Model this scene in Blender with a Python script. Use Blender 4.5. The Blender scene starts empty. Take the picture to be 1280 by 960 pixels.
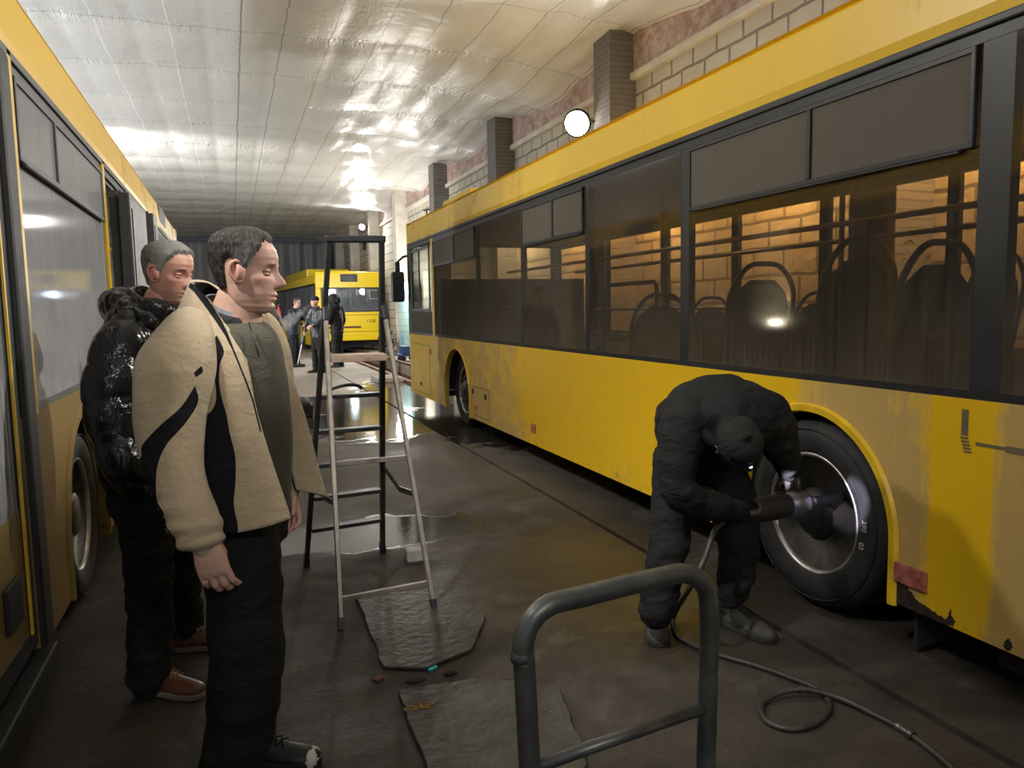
import bpy, bmesh, math, random
from mathutils import Vector, Matrix, noise
import numpy as np
random.seed(7)
SC = bpy.context.scene
COL = SC.collection
PI = math.pi
# ------------------------------------------------------------------ camera
F, VPX, VPY, ROLL, CAMH = 950.0, 290.0, 391.0, 0.018, 1.5
def _norm(v): return v / np.linalg.norm(v)
_yv = _norm(np.array([(VPX - 640) / F, (VPY - 480) / F, 1.0]))
_up = _norm(np.cross(_yv, np.array([1.0, -ROLL, 0.0])))
if _up[1] > 0: _up = -_up
_xv = _norm(np.cross(_yv, _up))
RW = np.stack([_xv, _yv, _up])            # world axes in image-camera axes (right, down, forward)
CAMP = Vector((0, 0, CAMH))
FWD = Vector(RW @ np.array([0, 0, 1.0])); RGT = Vector(RW @ np.array([1.0, 0, 0])); DWN = Vector(RW @ np.array([0, 1.0, 0]))
def at(px, py, zc):                       # point of the place seen at px,py and lying zc metres deep
    return CAMP + (RGT * ((px - 640) / F) + DWN * ((py - 480) / F) + FWD) * zc
def on_floor(px, py, z=0.0):
    d = RGT * ((px - 640) / F) + DWN * ((py - 480) / F) + FWD
    return CAMP + d * ((z - CAMH) / d.z)
cam = bpy.data.cameras.new('camera'); cam_o = bpy.data.objects.new('camera', cam); COL.objects.link(cam_o)
cam.sensor_width = 36.0; cam.lens = F * 36.0 / 1280.0; cam.clip_start = 0.05
M = Matrix.Identity(4)
for i in range(3):
    M[i][0] = RGT[i]; M[i][1] = -DWN[i]; M[i][2] = -FWD[i]; M[i][3] = CAMP[i]
cam_o.matrix_world = M
SC.camera = cam_o
# ------------------------------------------------------------------ objects
WM = {}
def root(name, loc, label=None, cat=None, group=None, rz=0.0):
    o = bpy.data.objects.new(name, None); COL.objects.link(o)
    o.location = loc; o.rotation_euler = (0, 0, rz); o.empty_display_size = 0.1
    WM[o.name] = Matrix.Translation(Vector(loc)) @ Matrix.Rotation(rz, 4, 'Z')
    tag(o, label, cat, group); return o
def tag(o, label=None, cat=None, group=None, kind=None):
    if label: o['label'] = label
    if cat: o['category'] = cat
    if group: o['group'] = group
    if kind: o['kind'] = kind
    return o
def wm_of(o):
    while o is not None:
        if o.name in WM: return WM[o.name]
        o = o.parent
    return Matrix.Identity(4)
def link(name, me, mats, parent=None, local=False, label=None):
    o = bpy.data.objects.new(name, me); COL.objects.link(o)
    if not isinstance(mats, (list, tuple)): mats = [mats]
    for m in mats: me.materials.append(m)
    if parent is not None:
        if not local: me.transform(wm_of(parent).inverted())
        o.parent = parent
    if label: o['label'] = label
    return o
class MB:
    """collects shapes, builds ONE mesh object"""
    def __init__(s, fn=None): s.bm = bmesh.new(); s.fn = fn; s.mi = 0
    def _v(s, p): return s.bm.verts.new(s.fn(*p) if s.fn else p)
    def face(s, vs, smooth=False):
        try:
            f = s.bm.faces.new(vs); f.material_index = s.mi; f.smooth = smooth; return f
        except ValueError: return None
    def box(s, lo, hi):
        x0, y0, z0 = lo; x1, y1, z1 = hi
        v = [s._v((x, y, z)) for x in (x0, x1) for y in (y0, y1) for z in (z0, z1)]
        for q in ((0,1,3,2),(4,6,7,5),(0,4,5,1),(2,3,7,6),(0,2,6,4),(1,5,7,3)): s.face([v[i] for i in q])
        return s
    def bar(s, a, b, w, h, up=(0, 0, 1)):
        a = Vector(a); b = Vector(b); t = (b - a).normalized(); u = Vector(up)
        sd = t.cross(u)
        if sd.length < 1e-4: sd = t.cross(Vector((1, 0, 0)))
        sd.normalize(); u = sd.cross(t).normalized()
        vs = []
        for p in (a, b):
            for i, j in ((-1,-1),(1,-1),(1,1),(-1,1)): vs.append(s._v(p + sd * (i * w / 2) + u * (j * h / 2)))
        s.face(vs[:4]); s.face(vs[4:][::-1])
        for i in range(4): s.face([vs[i], vs[(i+1) % 4], vs[4+(i+1) % 4], vs[4+i]])
        return s
    def prism(s, poly, d0, d1, axis):          # 2-D outline extruded along an axis
        def mk(p, d):
            if axis == 'x': return (d, p[0], p[1])
            if axis == 'y': return (p[0], d, p[1])
            return (p[0], p[1], d)
        a = [s._v(mk(p, d0)) for p in poly]; b = [s._v(mk(p, d1)) for p in poly]
        s.face(a); s.face(b[::-1]); n = len(poly)
        for i in range(n): s.face([a[i], a[(i+1) % n], b[(i+1) % n], b[i]])
        return s
    def rings(s, rs, closed=True, caps=True, smooth=True):
        vr = [[s._v(p) for p in r] for r in rs]; n = len(rs[0])
        for i in range(len(vr) - 1):
            for j in range(n if closed else n - 1):
                k = (j + 1) % n
                s.face([vr[i][j], vr[i][k], vr[i+1][k], vr[i+1][j]], smooth)
        if caps and closed:
            s.face(vr[0][::-1]); s.face(vr[-1])
        return s
    def tube(s, pts, r, n=10, caps=True, closed_path=False, view=None):
        """round (or elliptical) tube; r: number, list of numbers or list of (a, b)"""
        pts = [Vector(p) for p in pts]; m = len(pts); rs = []
        prev = None
        for i, p in enumerate(pts):
            if closed_path: t = pts[(i+1) % m] - pts[i-1]
            else: t = pts[min(i+1, m-1)] - pts[max(i-1, 0)]
            t.normalize()
            if view is not None:
                sd = t.cross(Vector(view))
                if sd.length < 1e-3: sd = Vector((1, 0, 0))
                sd.normalize()
            elif prev is None:
                sd = t.cross(Vector((0, 0, 1)))
                if sd.length < 1e-2: sd = t.cross(Vector((1, 0, 0)))
                sd.normalize()
            else:
                sd = (prev - t * prev.dot(t)).normalized()
            prev = sd; u = sd.cross(t)
            rr = r[i] if isinstance(r, (list, tuple)) else r
            a, b = rr if isinstance(rr, (list, tuple)) else (rr, rr)
            rs.append([p + sd * (a * math.cos(2*PI*k/n)) + u * (b * math.sin(2*PI*k/n)) for k in range(n)])
        if closed_path: rs.append(rs[0]); return s.rings(rs, caps=False)
        return s.rings(rs, caps=caps)
    def lathe(s, prof, c, axis='x', n=40, closed_prof=False):
        """prof: list of (offset along the axis, radius)"""
        c = Vector(c); rs = []
        for (o, r) in prof:
            ring = []
            for k in range(n):
                a = 2*PI*k/n; cs, sn = r*math.cos(a), r*math.sin(a)
                ring.append(c + Vector({'x': (o, cs, sn), 'y': (cs, o, sn), 'z': (cs, sn, o)}[axis]))
            rs.append(ring)
        if closed_prof: rs.append(rs[0])
        return s.rings(rs, caps=not closed_prof)
    def ball(s, c, r, n=12, m=8, rot=None):
        c = Vector(c); r = r if isinstance(r, (list, tuple)) else (r, r, r); rs = []
        for i in range(1, m):
            th = PI * i / m
            ring = []
            for k in range(n):
                v = Vector((r[0]*math.sin(th)*math.cos(2*PI*k/n), r[1]*math.sin(th)*math.sin(2*PI*k/n), r[2]*math.cos(th)))
                ring.append(c + (rot @ v if rot else v))
            rs.append(ring)
        return s.rings(rs)
    def build(s, name, mats, parent=None, bevel=0, smooth=None, label=None, seg=2):
        bm = s.bm
        bmesh.ops.remove_doubles(bm, verts=bm.verts, dist=1e-6)
        bmesh.ops.recalc_face_normals(bm, faces=bm.faces)
        if bevel:
            ed = [e for e in bm.edges if len(e.link_faces) == 2 and e.calc_face_angle(0) > 0.6]
            if ed: bmesh.ops.bevel(bm, geom=ed, offset=bevel, segments=seg, affect='EDGES', profile=0.6, clamp_overlap=True)
        if smooth is not None:
            for f in bm.faces: f.smooth = smooth
        me = bpy.data.meshes.new(name); bm.to_mesh(me); bm.free()
        return link(name, me, mats, parent, label=label)
def remesh(mb, voxel, smooth=4, factor=0.5):
    """closed overlapping shells -> one continuous surface (mesh data)"""
    bmesh.ops.recalc_face_normals(mb.bm, faces=mb.bm.faces)
    me = bpy.data.meshes.new('tmp'); mb.bm.to_mesh(me); mb.bm.free()
    o = bpy.data.objects.new('tmp', me); COL.objects.link(o)
    m = o.modifiers.new('r', 'REMESH'); m.mode = 'VOXEL'; m.voxel_size = voxel; m.use_smooth_shade = True
    if smooth:
        k = o.modifiers.new('s', 'SMOOTH'); k.iterations = smooth; k.factor = factor
    dg = bpy.context.evaluated_depsgraph_get()
    out = bpy.data.meshes.new_from_object(o.evaluated_get(dg))
    bpy.data.objects.remove(o); bpy.data.meshes.remove(me)
    out.materials.clear()
    for p in out.polygons: p.use_smooth = True
    return out
def spline(pts, n=8):
    """Catmull-Rom through tuples of any length"""
    P = [np.array([c for c in p], float) for p in pts]; out = []
    P = [2*P[0]-P[1]] + P + [2*P[-1]-P[-2]]
    for i in range(1, len(P) - 2):
        for k in range(n):
            t = k / n
            out.append(0.5*((2*P[i]) + (-P[i-1]+P[i+1])*t + (2*P[i-1]-5*P[i]+4*P[i+1]-P[i+2])*t*t + (-P[i-1]+3*P[i]-3*P[i+1]+P[i+2])*t**3))
    out.append(P[-2]); return out
# ------------------------------------------------------------------ materials
class NT:
    def __init__(s, name):
        s.m = bpy.data.materials.new(name); s.m.use_nodes = True; s.t = s.m.node_tree; s.t.nodes.clear()
        s.out = s.t.nodes.new('ShaderNodeOutputMaterial')
    def n(s, typ, **kw):
        nd = s.t.nodes.new('ShaderNode' + typ); ins = kw.pop('ins', {})
        for k, v in kw.items(): setattr(nd, k, v)
        for k, v in ins.items(): s.set(nd.inputs[k], v)
        return nd
    def set(s, sock, v):
        if isinstance(v, bpy.types.NodeSocket): s.t.links.new(v, sock)
        elif isinstance(v, (tuple, list)) and len(v) == 3 and sock.type == 'RGBA': sock.default_value = (*v, 1)
        else: sock.default_value = v
    def math(s, op, a, b=0.0, c=0.0, clamp=False):
        nd = s.n('Math', operation=op, use_clamp=clamp); s.set(nd.inputs[0], a); s.set(nd.inputs[1], b); s.set(nd.inputs[2], c); return nd.outputs[0]
    def mix(s, fac, a, b):
        nd = s.n('Mix', data_type='RGBA'); s.set(nd.inputs[0], fac); s.set(nd.inputs[6], a); s.set(nd.inputs[7], b); return nd.outputs[2]
    def lerp(s, fac, a, b):
        nd = s.n('Mix', data_type='FLOAT'); s.set(nd.inputs[0], fac); s.set(nd.inputs[2], a); s.set(nd.inputs[3], b); return nd.outputs[0]
    def ramp(s, fac, stops, interp='LINEAR'):
        nd = s.n('ValToRGB'); cr = nd.color_ramp; cr.interpolation = interp
        while len(cr.elements) < len(stops): cr.elements.new(0.5)
        for e, (p, c) in zip(cr.elements, stops):
            e.position = p; e.color = (c, c, c, 1) if isinstance(c, (int, float)) else (*c, 1)
        s.set(nd.inputs[0], fac); return nd.outputs[0]
    def coords(s, kind='Object'): return s.n('TexCoord').outputs[kind]
    def xyz(s, v):
        nd = s.n('SeparateXYZ', ins={0: v}); return nd.outputs
    def comb(s, x, y, z):
        return s.n('CombineXYZ', ins={0: x, 1: y, 2: z}).outputs[0]
    def mapping(s, v, scale=(1, 1, 1), loc=(0, 0, 0)):
        return s.n('Mapping', ins={0: v, 1: loc, 3: scale}).outputs[0]
    def noise(s, v, scale, detail=4, rough=0.55, dist=0.0):
        return s.n('TexNoise', ins={'Vector': v, 'Scale': scale, 'Detail': detail, 'Roughness': rough, 'Distortion': dist}).outputs[0]
    def bump(s, h, strength=0.3, dist=0.02, normal=None):
        nd = s.n('Bump', ins={'Height': h, 'Strength': strength, 'Distance': dist})
        if normal is not None: s.set(nd.inputs['Normal'], normal)
        return nd.outputs[0]
    def principled(s, **kw):
        nd = s.n('BsdfPrincipled')
        for k, v in kw.items(): s.set(nd.inputs[k.replace('_', ' ')], v)
        s.last = nd; return nd.outputs[0]
    def done(s, sh): s.t.links.new(sh, s.out.inputs[0]); return s.m
def simple(name, col, rough=0.5, metal=0.0, var=0.25, scale=12, bump=0.0, bscale=60, spec=0.5, stretch=(1, 1, 1), bdist=0.01, dark=None, sheen=0.0):
    t = NT(name); v = t.mapping(t.coords(), stretch)
    a = t.noise(v, scale, 5)
    dk = dark or tuple(c * (1 - var) for c in col); lt = tuple(min(1, c * (1 + var * .6)) for c in col)
    c = t.mix(t.ramp(a, [(.3, 0), (.7, 1)]), dk, lt)
    kw = dict(Base_Color=c, Roughness=t.lerp(a, max(.02, rough - .1), min(1, rough + .1)), Metallic=metal, Specular_IOR_Level=spec)
    if sheen: kw['Sheen_Weight'] = sheen
    if bump: kw['Normal'] = t.bump(t.noise(v, bscale, 4), bump, bdist)
    return t.done(t.principled(**kw))
def emit(name, col, st):
    t = NT(name); return t.done(t.n('Emission', ins={0: col, 1: st}).outputs[0])
MT = {}
YEL = (0.80, 0.49, 0.012)
def paint(name, dirt_stops, length=12.0, dirt=(0.44, 0.30, 0.12), zbias=0.45, yel=YEL, rough=0.32):
    """bus enamel under road dirt: dirt_stops along the length (local Y / length)"""
    t = NT(name); o = t.coords(); x, y, z = t.xyz(o)
    base = t.ramp(t.math('DIVIDE', y, length), dirt_stops)
    st = t.noise(t.mapping(o, (1, 14, .55)), 2.2, 5, .6)       # vertical run marks
    bl = t.noise(t.mapping(o, (1, 1.0, 1.3)), 2.4, 5, .65)
    low = t.math('MULTIPLY', t.math('SUBTRACT', 1.05, z), zbias)
    m = t.math('ADD', base, t.math('MULTIPLY', t.math('SUBTRACT', st, .5), .75))
    m = t.math('ADD', m, t.math('MULTIPLY', t.math('SUBTRACT', bl, .5), 1.3))
    m = t.math('ADD', m, t.math('MULTIPLY', low, .35))
    m = t.ramp(m, [(.36, 0), (.70, 1)])
    fine = t.noise(t.mapping(o, (60, 60, 95)), 1.4, 3, .6)
    dcol = t.mix(fine, tuple(c * .82 for c in dirt), tuple(c * 1.15 for c in dirt))
    ycol = t.mix(t.noise(t.mapping(o, (1, 9, .7)), 2, 3), tuple(c * .9 for c in yel), yel)
    col = t.mix(t.math('MULTIPLY', m, .82), ycol, dcol)
    # rust where the panel meets the skirt
    ru = t.noise(o, 9, 6, .7)
    rm = t.math('MULTIPLY', t.ramp(ru, [(.60, 0), (.66, 1)]), t.ramp(z, [(.23, 1), (.31, 0)]))
    col = t.mix(rm, col, (.045, .018, .008))
    r = t.lerp(m, rough, .8)
    nb = t.bump(fine, t.math('MULTIPLY', m, .35), .006)
    return t.done(t.principled(Base_Color=col, Roughness=r, Normal=nb, Specular_IOR_Level=.45))
def glass(name, tint=(0.56, 0.46, 0.34), dust=0.30, film_col=(0.22, 0.19, 0.15), low=0.5, zmid=1.5, refl=1.0, streak=1.0):
    """bronzed safety glass under a film of dust with wiped runs"""
    t = NT(name); o = t.coords(); x, y, z = t.xyz(o)
    st = t.noise(t.mapping(o, (1, 22, .35)), 2.0, 5, .62)
    bl = t.noise(t.mapping(o, (1, 1.1, 1.2)), 1.6, 4, .6)
    lo = t.ramp(t.math('SUBTRACT', zmid + .5, z), [(0, 0), (.25, .2), (.9, 1)])
    m = t.math('ADD', t.math('MULTIPLY', t.math('SUBTRACT', st, .45), streak), t.math('MULTIPLY', t.math('SUBTRACT', bl, .45), streak * .7))
    m = t.math('MULTIPLY', m, t.lerp(lo, .25, 1.0))
    m = t.math('ADD', m, dust, clamp=True)
    m = t.math('ADD', m, t.math('MULTIPLY', lo, low * .3), clamp=True)
    m = t.math('MINIMUM', m, .93)
    tr = t.n('BsdfTransparent', ins={0: tint}).outputs[0]
    gl = t.n('BsdfGlossy', ins={0: (.9, .9, .9), 1: .06}).outputs[0]
    fa = t.n('LayerWeight', ins={0: .5}).outputs[1]
    fr = t.math('ADD', .035, t.math('MULTIPLY', t.math('POWER', fa, 5.0), .9))
    a = t.n('MixShader', ins={0: t.math('MULTIPLY', fr, refl, clamp=True), 1: tr, 2: gl}).outputs[0]
    d = t.n('BsdfDiffuse', ins={0: t.mix(t.math('MULTIPLY', st, min(1, streak)), tuple(c * .85 for c in film_col), film_col)}).outputs[0]
    return t.done(t.n('MixShader', ins={0: m, 1: a, 2: d}).outputs[0])
MT['yel_right'] = paint('paint_side_right', [(0, .86), (.157, .86), (.168, .12), (.183, .12), (.192, .80), (.235, .72), (.255, .34), (.29, .16), (.55, .12), (.60, .58), (.84, .58), (.865, .24), (1, .2)])
MT['yel_cove'] = paint('paint_cove', [(0, .10), (.4, .18), (.6, .30), (1, .34)], zbias=0, rough=.38, yel=(.82, .52, .02))
MT['roof_bounce_cut'] = simple('dulled_roof', (.24, .22, .19), .8, var=.35, scale=3)  # unseen roof crown, dusted grey to cut yellow bounce on the ceiling
MT['yel_left'] = paint('paint_side_left', [(0, 1.0), (.45, 1.0), (.6, .85), (1, .6)], dirt=(.105, .075, .042))
MT['yel_far'] = paint('paint_far', [(0, .05), (1, .3)], zbias=.1, yel=(.86, .62, .01))
MT['yel_trim'] = simple('yellow_trim_paint', (.72, .45, .015), .4, var=.25, scale=9)
MT['glass'] = glass('bus_glass', (.70, .61, .48), .07, low=1.1, zmid=1.10, streak=1.0)
MT['glass_clear'] = glass('far_side_glass', (.90, .83, .70), .03, low=.1, streak=.2, refl=.4)
MT['glass_vent'] = glass('vent_glass', (.45, .40, .34), .60, film_col=(.25, .225, .19), low=.0, refl=.6, streak=.25)
MT['glass_left'] = glass('left_bus_glass', (.25, .27, .30), .62, film_col=(.38, .39, .41), low=.1, refl=1.2)  # grey film on the left bus panes also paints in their glare
MT['glass_far'] = glass('far_glass', (.35, .4, .45), .35, film_col=(.2, .22, .25))
MT['glass_cab'] = glass('cab_glass', (.9, .92, .9), .08, low=.0)
MT['black_frame'] = simple('black_window_frame', (.016, .017, .018), .45, var=.4, scale=6)
MT['grey_frame'] = simple('dusty_grey_frame', (.075, .08, .085), .55, var=.35, scale=7)
MT['rubber'] = simple('black_rubber', (.012, .012, .013), .6, var=.4, scale=15)
def tyre_mat():
    t = NT('tyre_rubber'); o = t.coords(); a = t.noise(o, 7, 6, .65)
    c = t.mix(t.ramp(a, [(.35, 0), (.75, 1)]), (.007, .007, .0075), (.026, .025, .024))
    return t.done(t.principled(Base_Color=c, Roughness=.72, Normal=t.bump(t.noise(o, 50, 4), .25, .006)))
MT['tyre'] = tyre_mat()
MT['rim'] = simple('dirty_steel_rim', (.12, .110, .098), .45, .75, var=.6, scale=8, bump=.2)
MT['rim_edge'] = simple('lit_rim_edge', (.50, .48, .46), .35, .7, var=.5, scale=10)  # lip paler than the rim: headlamp highlight put into the colour
MT['door_grey'] = simple('dark_door_leaf', (.030, .034, .038), .45, var=.3)
MT['housing_mustard'] = simple('mustard_lining', (.11, .075, .008), .7, var=.4)
MT['chalk'] = simple('chalk', (.45, .44, .42), .9)
MT['hub'] = simple('dark_hub_iron', (.028, .027, .026), .55, .5, var=.5, scale=14)
MT['under'] = simple('underbody', (.010, .009, .009), .85, var=.4)
MT['interior'] = simple('bus_interior', (.05, .048, .045), .7, var=.3)
MT['int_ceiling'] = simple('bus_inner_roof', (.30, .28, .26), .6, var=.15)
MT['seat'] = simple('seat_cloth', (.020, .022, .030), .8, var=.3, bump=.2)
MT['rail_yel'] = simple('yellow_handrail', (.55, .34, .02), .4)
MT['rail_dark'] = simple('dark_handrail', (.02, .02, .022), .4)
MT['red_lens'] = simple('red_reflector', (.40, .12, .09), .6, var=.5, scale=30)
MT['orange_lens'] = simple('orange_reflector', (.65, .16, .02), .35, var=.3)
MT['mirror'] = simple('mirror_shell', (.02, .03, .033), .4)
MT['flap'] = simple('rubber_flap', (.022, .028, .024), .7, var=.4)
MT['alu'] = simple('aluminium', (.62, .60, .57), .33, .85, var=.2, scale=20)
MT['alu_worn'] = simple('worn_aluminium', (.34, .30, .25), .42, .55, var=.3, scale=16)
MT['steel_dark'] = simple('dark_painted_steel', (.035, .035, .034), .42, .4, var=.4, scale=14)
MT['steel_grey'] = simple('grimy_grey_pipe', (.125, .13, .122), .38, .6, var=.5, scale=11, bump=.12, bscale=30)
MT['plastic'] = simple('black_plastic', (.012, .013, .016), .4, var=.2)
MT['concrete'] = simple('grey_concrete', (.33, .31, .28), .85, var=.3, scale=5, bump=.35, bscale=25)
MT['rust'] = simple('rusty_steel_edge', (.13, .055, .035), .7, .2, var=.5, scale=9, bump=.2)
MT['wood'] = simple('worn_step', (.40, .29, .21), .6, var=.35, scale=10, stretch=(1, 6, 6))
MT['turq'] = simple('turquoise_tile', (.16, .46, .50), .35, var=.15, scale=4)
MT['lamp_body'] = simple('lamp_housing', (.05, .05, .055), .5, .4)
def floor_mat(name='damp_floor', base=(.032, .025, .018), wetmask=True):
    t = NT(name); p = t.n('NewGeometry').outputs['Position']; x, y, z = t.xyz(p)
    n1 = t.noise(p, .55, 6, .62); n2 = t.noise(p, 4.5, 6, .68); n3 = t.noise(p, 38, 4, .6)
    far = t.ramp(t.math('DIVIDE', y, 40.0), [(.12, 0), (.30, 1)])          # paler deeper in the hall: brighter light there put into the colour
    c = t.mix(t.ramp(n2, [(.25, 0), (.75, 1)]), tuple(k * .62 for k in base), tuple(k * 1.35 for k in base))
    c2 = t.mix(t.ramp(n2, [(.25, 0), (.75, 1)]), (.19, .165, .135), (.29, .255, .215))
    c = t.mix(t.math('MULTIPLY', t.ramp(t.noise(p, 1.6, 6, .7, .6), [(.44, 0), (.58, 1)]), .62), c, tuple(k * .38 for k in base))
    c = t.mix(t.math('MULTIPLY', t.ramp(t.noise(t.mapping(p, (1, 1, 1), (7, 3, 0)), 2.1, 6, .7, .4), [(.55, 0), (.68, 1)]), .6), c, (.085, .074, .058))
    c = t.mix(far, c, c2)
    c = t.mix(t.math('MULTIPLY', t.ramp(n3, [(.62, 0), (.75, 1)]), .5), c, (.12, .11, .095))
    def pud(cx, cy, rx, ry):
        dx = t.math('DIVIDE', t.math('SUBTRACT', x, cx), rx); dy = t.math('DIVIDE', t.math('SUBTRACT', y, cy), ry)
        d = t.math('SQRT', t.math('ADD', t.math('MULTIPLY', dx, dx), t.math('MULTIPLY', dy, dy)))
        return t.math('SUBTRACT', 1.0, d)
    m = None
    for q in ((1.7, 10.2, 1.35, 1.75), (.75, 5.05, 1.05, .42), (1.9, 12.4, 1.3, 1.7), (3.0, 9.6, 1.0, 2.6), (2.9, 13.5, 1.0, 3.0)):
        k = pud(*q); m = k if m is None else t.math('MAXIMUM', m, k)
    m = t.math('ADD', m, t.math('MULTIPLY', t.math('SUBTRACT', t.noise(p, 2.6, 5, .6), .5), 1.25))
    m = t.ramp(m, [(.06, 0), (.20, 1)])
    damp = t.ramp(n1, [(.42, 0), (.62, 1)])
    c = t.mix(t.math('MULTIPLY', m, .75), c, (.016, .015, .013))
    r = t.lerp(damp, .78, .5); r = t.math('ADD', r, t.math('MULTIPLY', t.math('SUBTRACT', n2, .5), .25))
    dm = t.ramp(t.math('ADD', pud(1.75, 3.7, 1.0, 1.3), t.math('MULTIPLY', t.math('SUBTRACT', n2, .5), .9)), [(.0, 0), (.5, 1)])
    r = t.lerp(dm, r, .30); r = t.lerp(m, r, .06)
    h = t.math('ADD', t.math('MULTIPLY', n2, .7), t.math('MULTIPLY', n3, .3))
    nb = t.bump(h, t.lerp(m, .42, .05), .025)
    return t.done(t.principled(Base_Color=c, Roughness=r, Normal=nb, Specular_IOR_Level=.5))
MT['floor'] = floor_mat()
MT['plate'] = simple('grimy_plate', (.042, .038, .030), .5, .0, var=.55, scale=7, bump=.5, bscale=22, bdist=.02)
def ceil_mat():
    t = NT('vapour_film'); p = t.n('NewGeometry').outputs['Position']; x, y, z = t.xyz(p)
    w = t.noise(t.mapping(p, (1.1, 1.6, 1)), 1.7, 5, .6, .8); w2 = t.noise(t.mapping(p, (8, 1.6, 1)), 1.6, 4, .6, .5)
    wob = t.math('MULTIPLY', t.math('SUBTRACT', w, .5), .07)
    fx = t.math('FRACT', t.math('DIVIDE', t.math('ADD', t.math('ADD', x, 9.35), wob), t.lerp(t.math('GREATER_THAN', x, .76), .92, .66)))
    dx = t.math('ABSOLUTE', t.math('SUBTRACT', fx, .5))
    fy = t.math('FRACT', t.math('DIVIDE', t.math('ADD', y, wob), 1.95))
    dy = t.math('MINIMUM', fy, t.math('SUBTRACT', 1.0, fy))
    left = t.math('LESS_THAN', x, .1)
    c = t.mix(t.noise(p, .8, 3), (.66, .65, .62), (.78, .77, .74))
    c = t.mix(t.math('MULTIPLY', t.math('LESS_THAN', dx, .013), .75), c, t.mix(left, (.22, .20, .17), (.95, .95, .95)))
    c = t.mix(t.math('MULTIPLY', t.math('LESS_THAN', dy, .008), .5), c, (.34, .32, .28))
    near = t.ramp(dy, [(.0, 1), (.12, .15), (.5, .1)])
    h = t.math('ADD', t.math('MULTIPLY', w, .6), t.math('MULTIPLY', w2, t.math('MULTIPLY', near, 1.3)))
    return t.done(t.principled(Base_Color=c, Roughness=.36, Specular_IOR_Level=.7, Normal=t.bump(h, .5, .05)))
MT['ceiling'] = ceil_mat()
def block_mat(name, bw, bh, mort, c1, c2, cm, axis='y', bump=.6, off=.5, rough=.9, patch=None):
    t = NT(name); p = t.n('NewGeometry').outputs['Position']; x, y, z = t.xyz(p)
    j = t.noise(p, 3.0, 3)
    jj = t.math('MULTIPLY', t.math('SUBTRACT', j, .5), .05)
    v = t.comb(t.math('ADD', y if axis == 'y' else x, jj), t.math('ADD', z, jj), 0.0)
    b = t.n('TexBrick', offset=off, ins={'Vector': v, 'Scale': 1.0, 'Mortar Size': mort, 'Mortar Smooth': .2, 'Bias': 0.0, 'Brick Width': bw, 'Row Height': bh, 'Color1': c1, 'Color2': c2, 'Mortar': cm})
    c = t.mix(t.math('MULTIPLY', t.noise(p, 6, 6, .7), .6), b.outputs[0], tuple(k * .55 for k in c1))
    if patch: c = t.mix(t.math('MULTIPLY', t.ramp(t.noise(p, 5.5, 6, .7), [(.42, 0), (.62, 1)]), .8), c, patch)
    h = t.math('ADD', t.math('MULTIPLY', b.outputs[1], -.8), t.math('MULTIPLY', t.noise(p, 14, 5), .5))
    return t.done(t.principled(Base_Color=c, Roughness=rough, Normal=t.bump(h, bump, .03)))
MT['blocks'] = block_mat('aerated_blocks', .50, .30, .020, (.56, .52, .43), (.50, .45, .36), (.13, .115, .095))
MT['brick'] = block_mat('rough_red_brick', .14, .065, .012, (.42, .16, .12), (.55, .36, .31), (.42, .37, .33), bump=.9, patch=(.58, .50, .46))
MT['pillar'] = block_mat('grey_brick_pillar', .25, .075, .008, (.20, .19, .18), (.17, .155, .145), (.12, .11, .10), bump=.7)
MT['column'] = simple('pale_render', (.58, .54, .46), .85, var=.2, scale=3, bump=.4, bscale=12)
def tarp_mat():
    t = NT('grey_tarp'); p = t.n('NewGeometry').outputs['Position']
    f = t.noise(t.mapping(p, (3.5, 1, .25)), 1.0, 4)
    return t.done(t.principled(Base_Color=t.mix(f, (.17, .175, .18), (.30, .30, .30)), Roughness=.55, Normal=t.bump(f, .5, .1)))
MT['tarp'] = tarp_mat()
MT['white_wall'] = simple('limewash', (.5, .48, .44), .9, var=.25, scale=2, bump=.3)
# ------------------------------------------------------------------ the hall
WX, CZ, YF, LX = 5.6, 5.40, 43.0, -6.0
def struct(name, mb, m, **k):
    o = mb.build(name, m, **k); o['kind'] = 'structure'; return o
GX = 2.30                                     # floor groove beside the right-hand pit
fl = MB()
fl.box((LX - .3, -7, -.3), (GX - .02, YF + 2, 0))
fl.box((GX + .02, -7, -.3), (WX + .3, 13.6, 0)); fl.box((GX + .02, 13.6, -.3), (3.35, YF + 2, 0)); fl.box((4.45, 13.6, -.3), (WX + .3, YF + 2, 0))
fl.box((GX - .03, -7, -.3), (GX + .03, YF + 2, -.035))
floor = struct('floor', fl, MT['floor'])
pt = MB(); pt.box((3.35, 13.6, -1.3), (4.45, YF, -1.2)); pt.box((3.25, 13.6, -1.3), (3.349, YF, -.06)); pt.box((4.451, 13.6, -1.3), (4.55, YF, -.06)); pt.box((3.35, 13.5, -1.3), (4.45, 13.599, -.06))
struct('trim_1', pt, MT['rust'])              # inspection pit lining
for nm, x in (('trim_2', 3.35), ('trim_3', 4.45)):
    k = MB(); k.bar((x, 13.6, .02), (x, YF, .02), .09, .06); struct(nm, k, MT['rust'])
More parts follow.
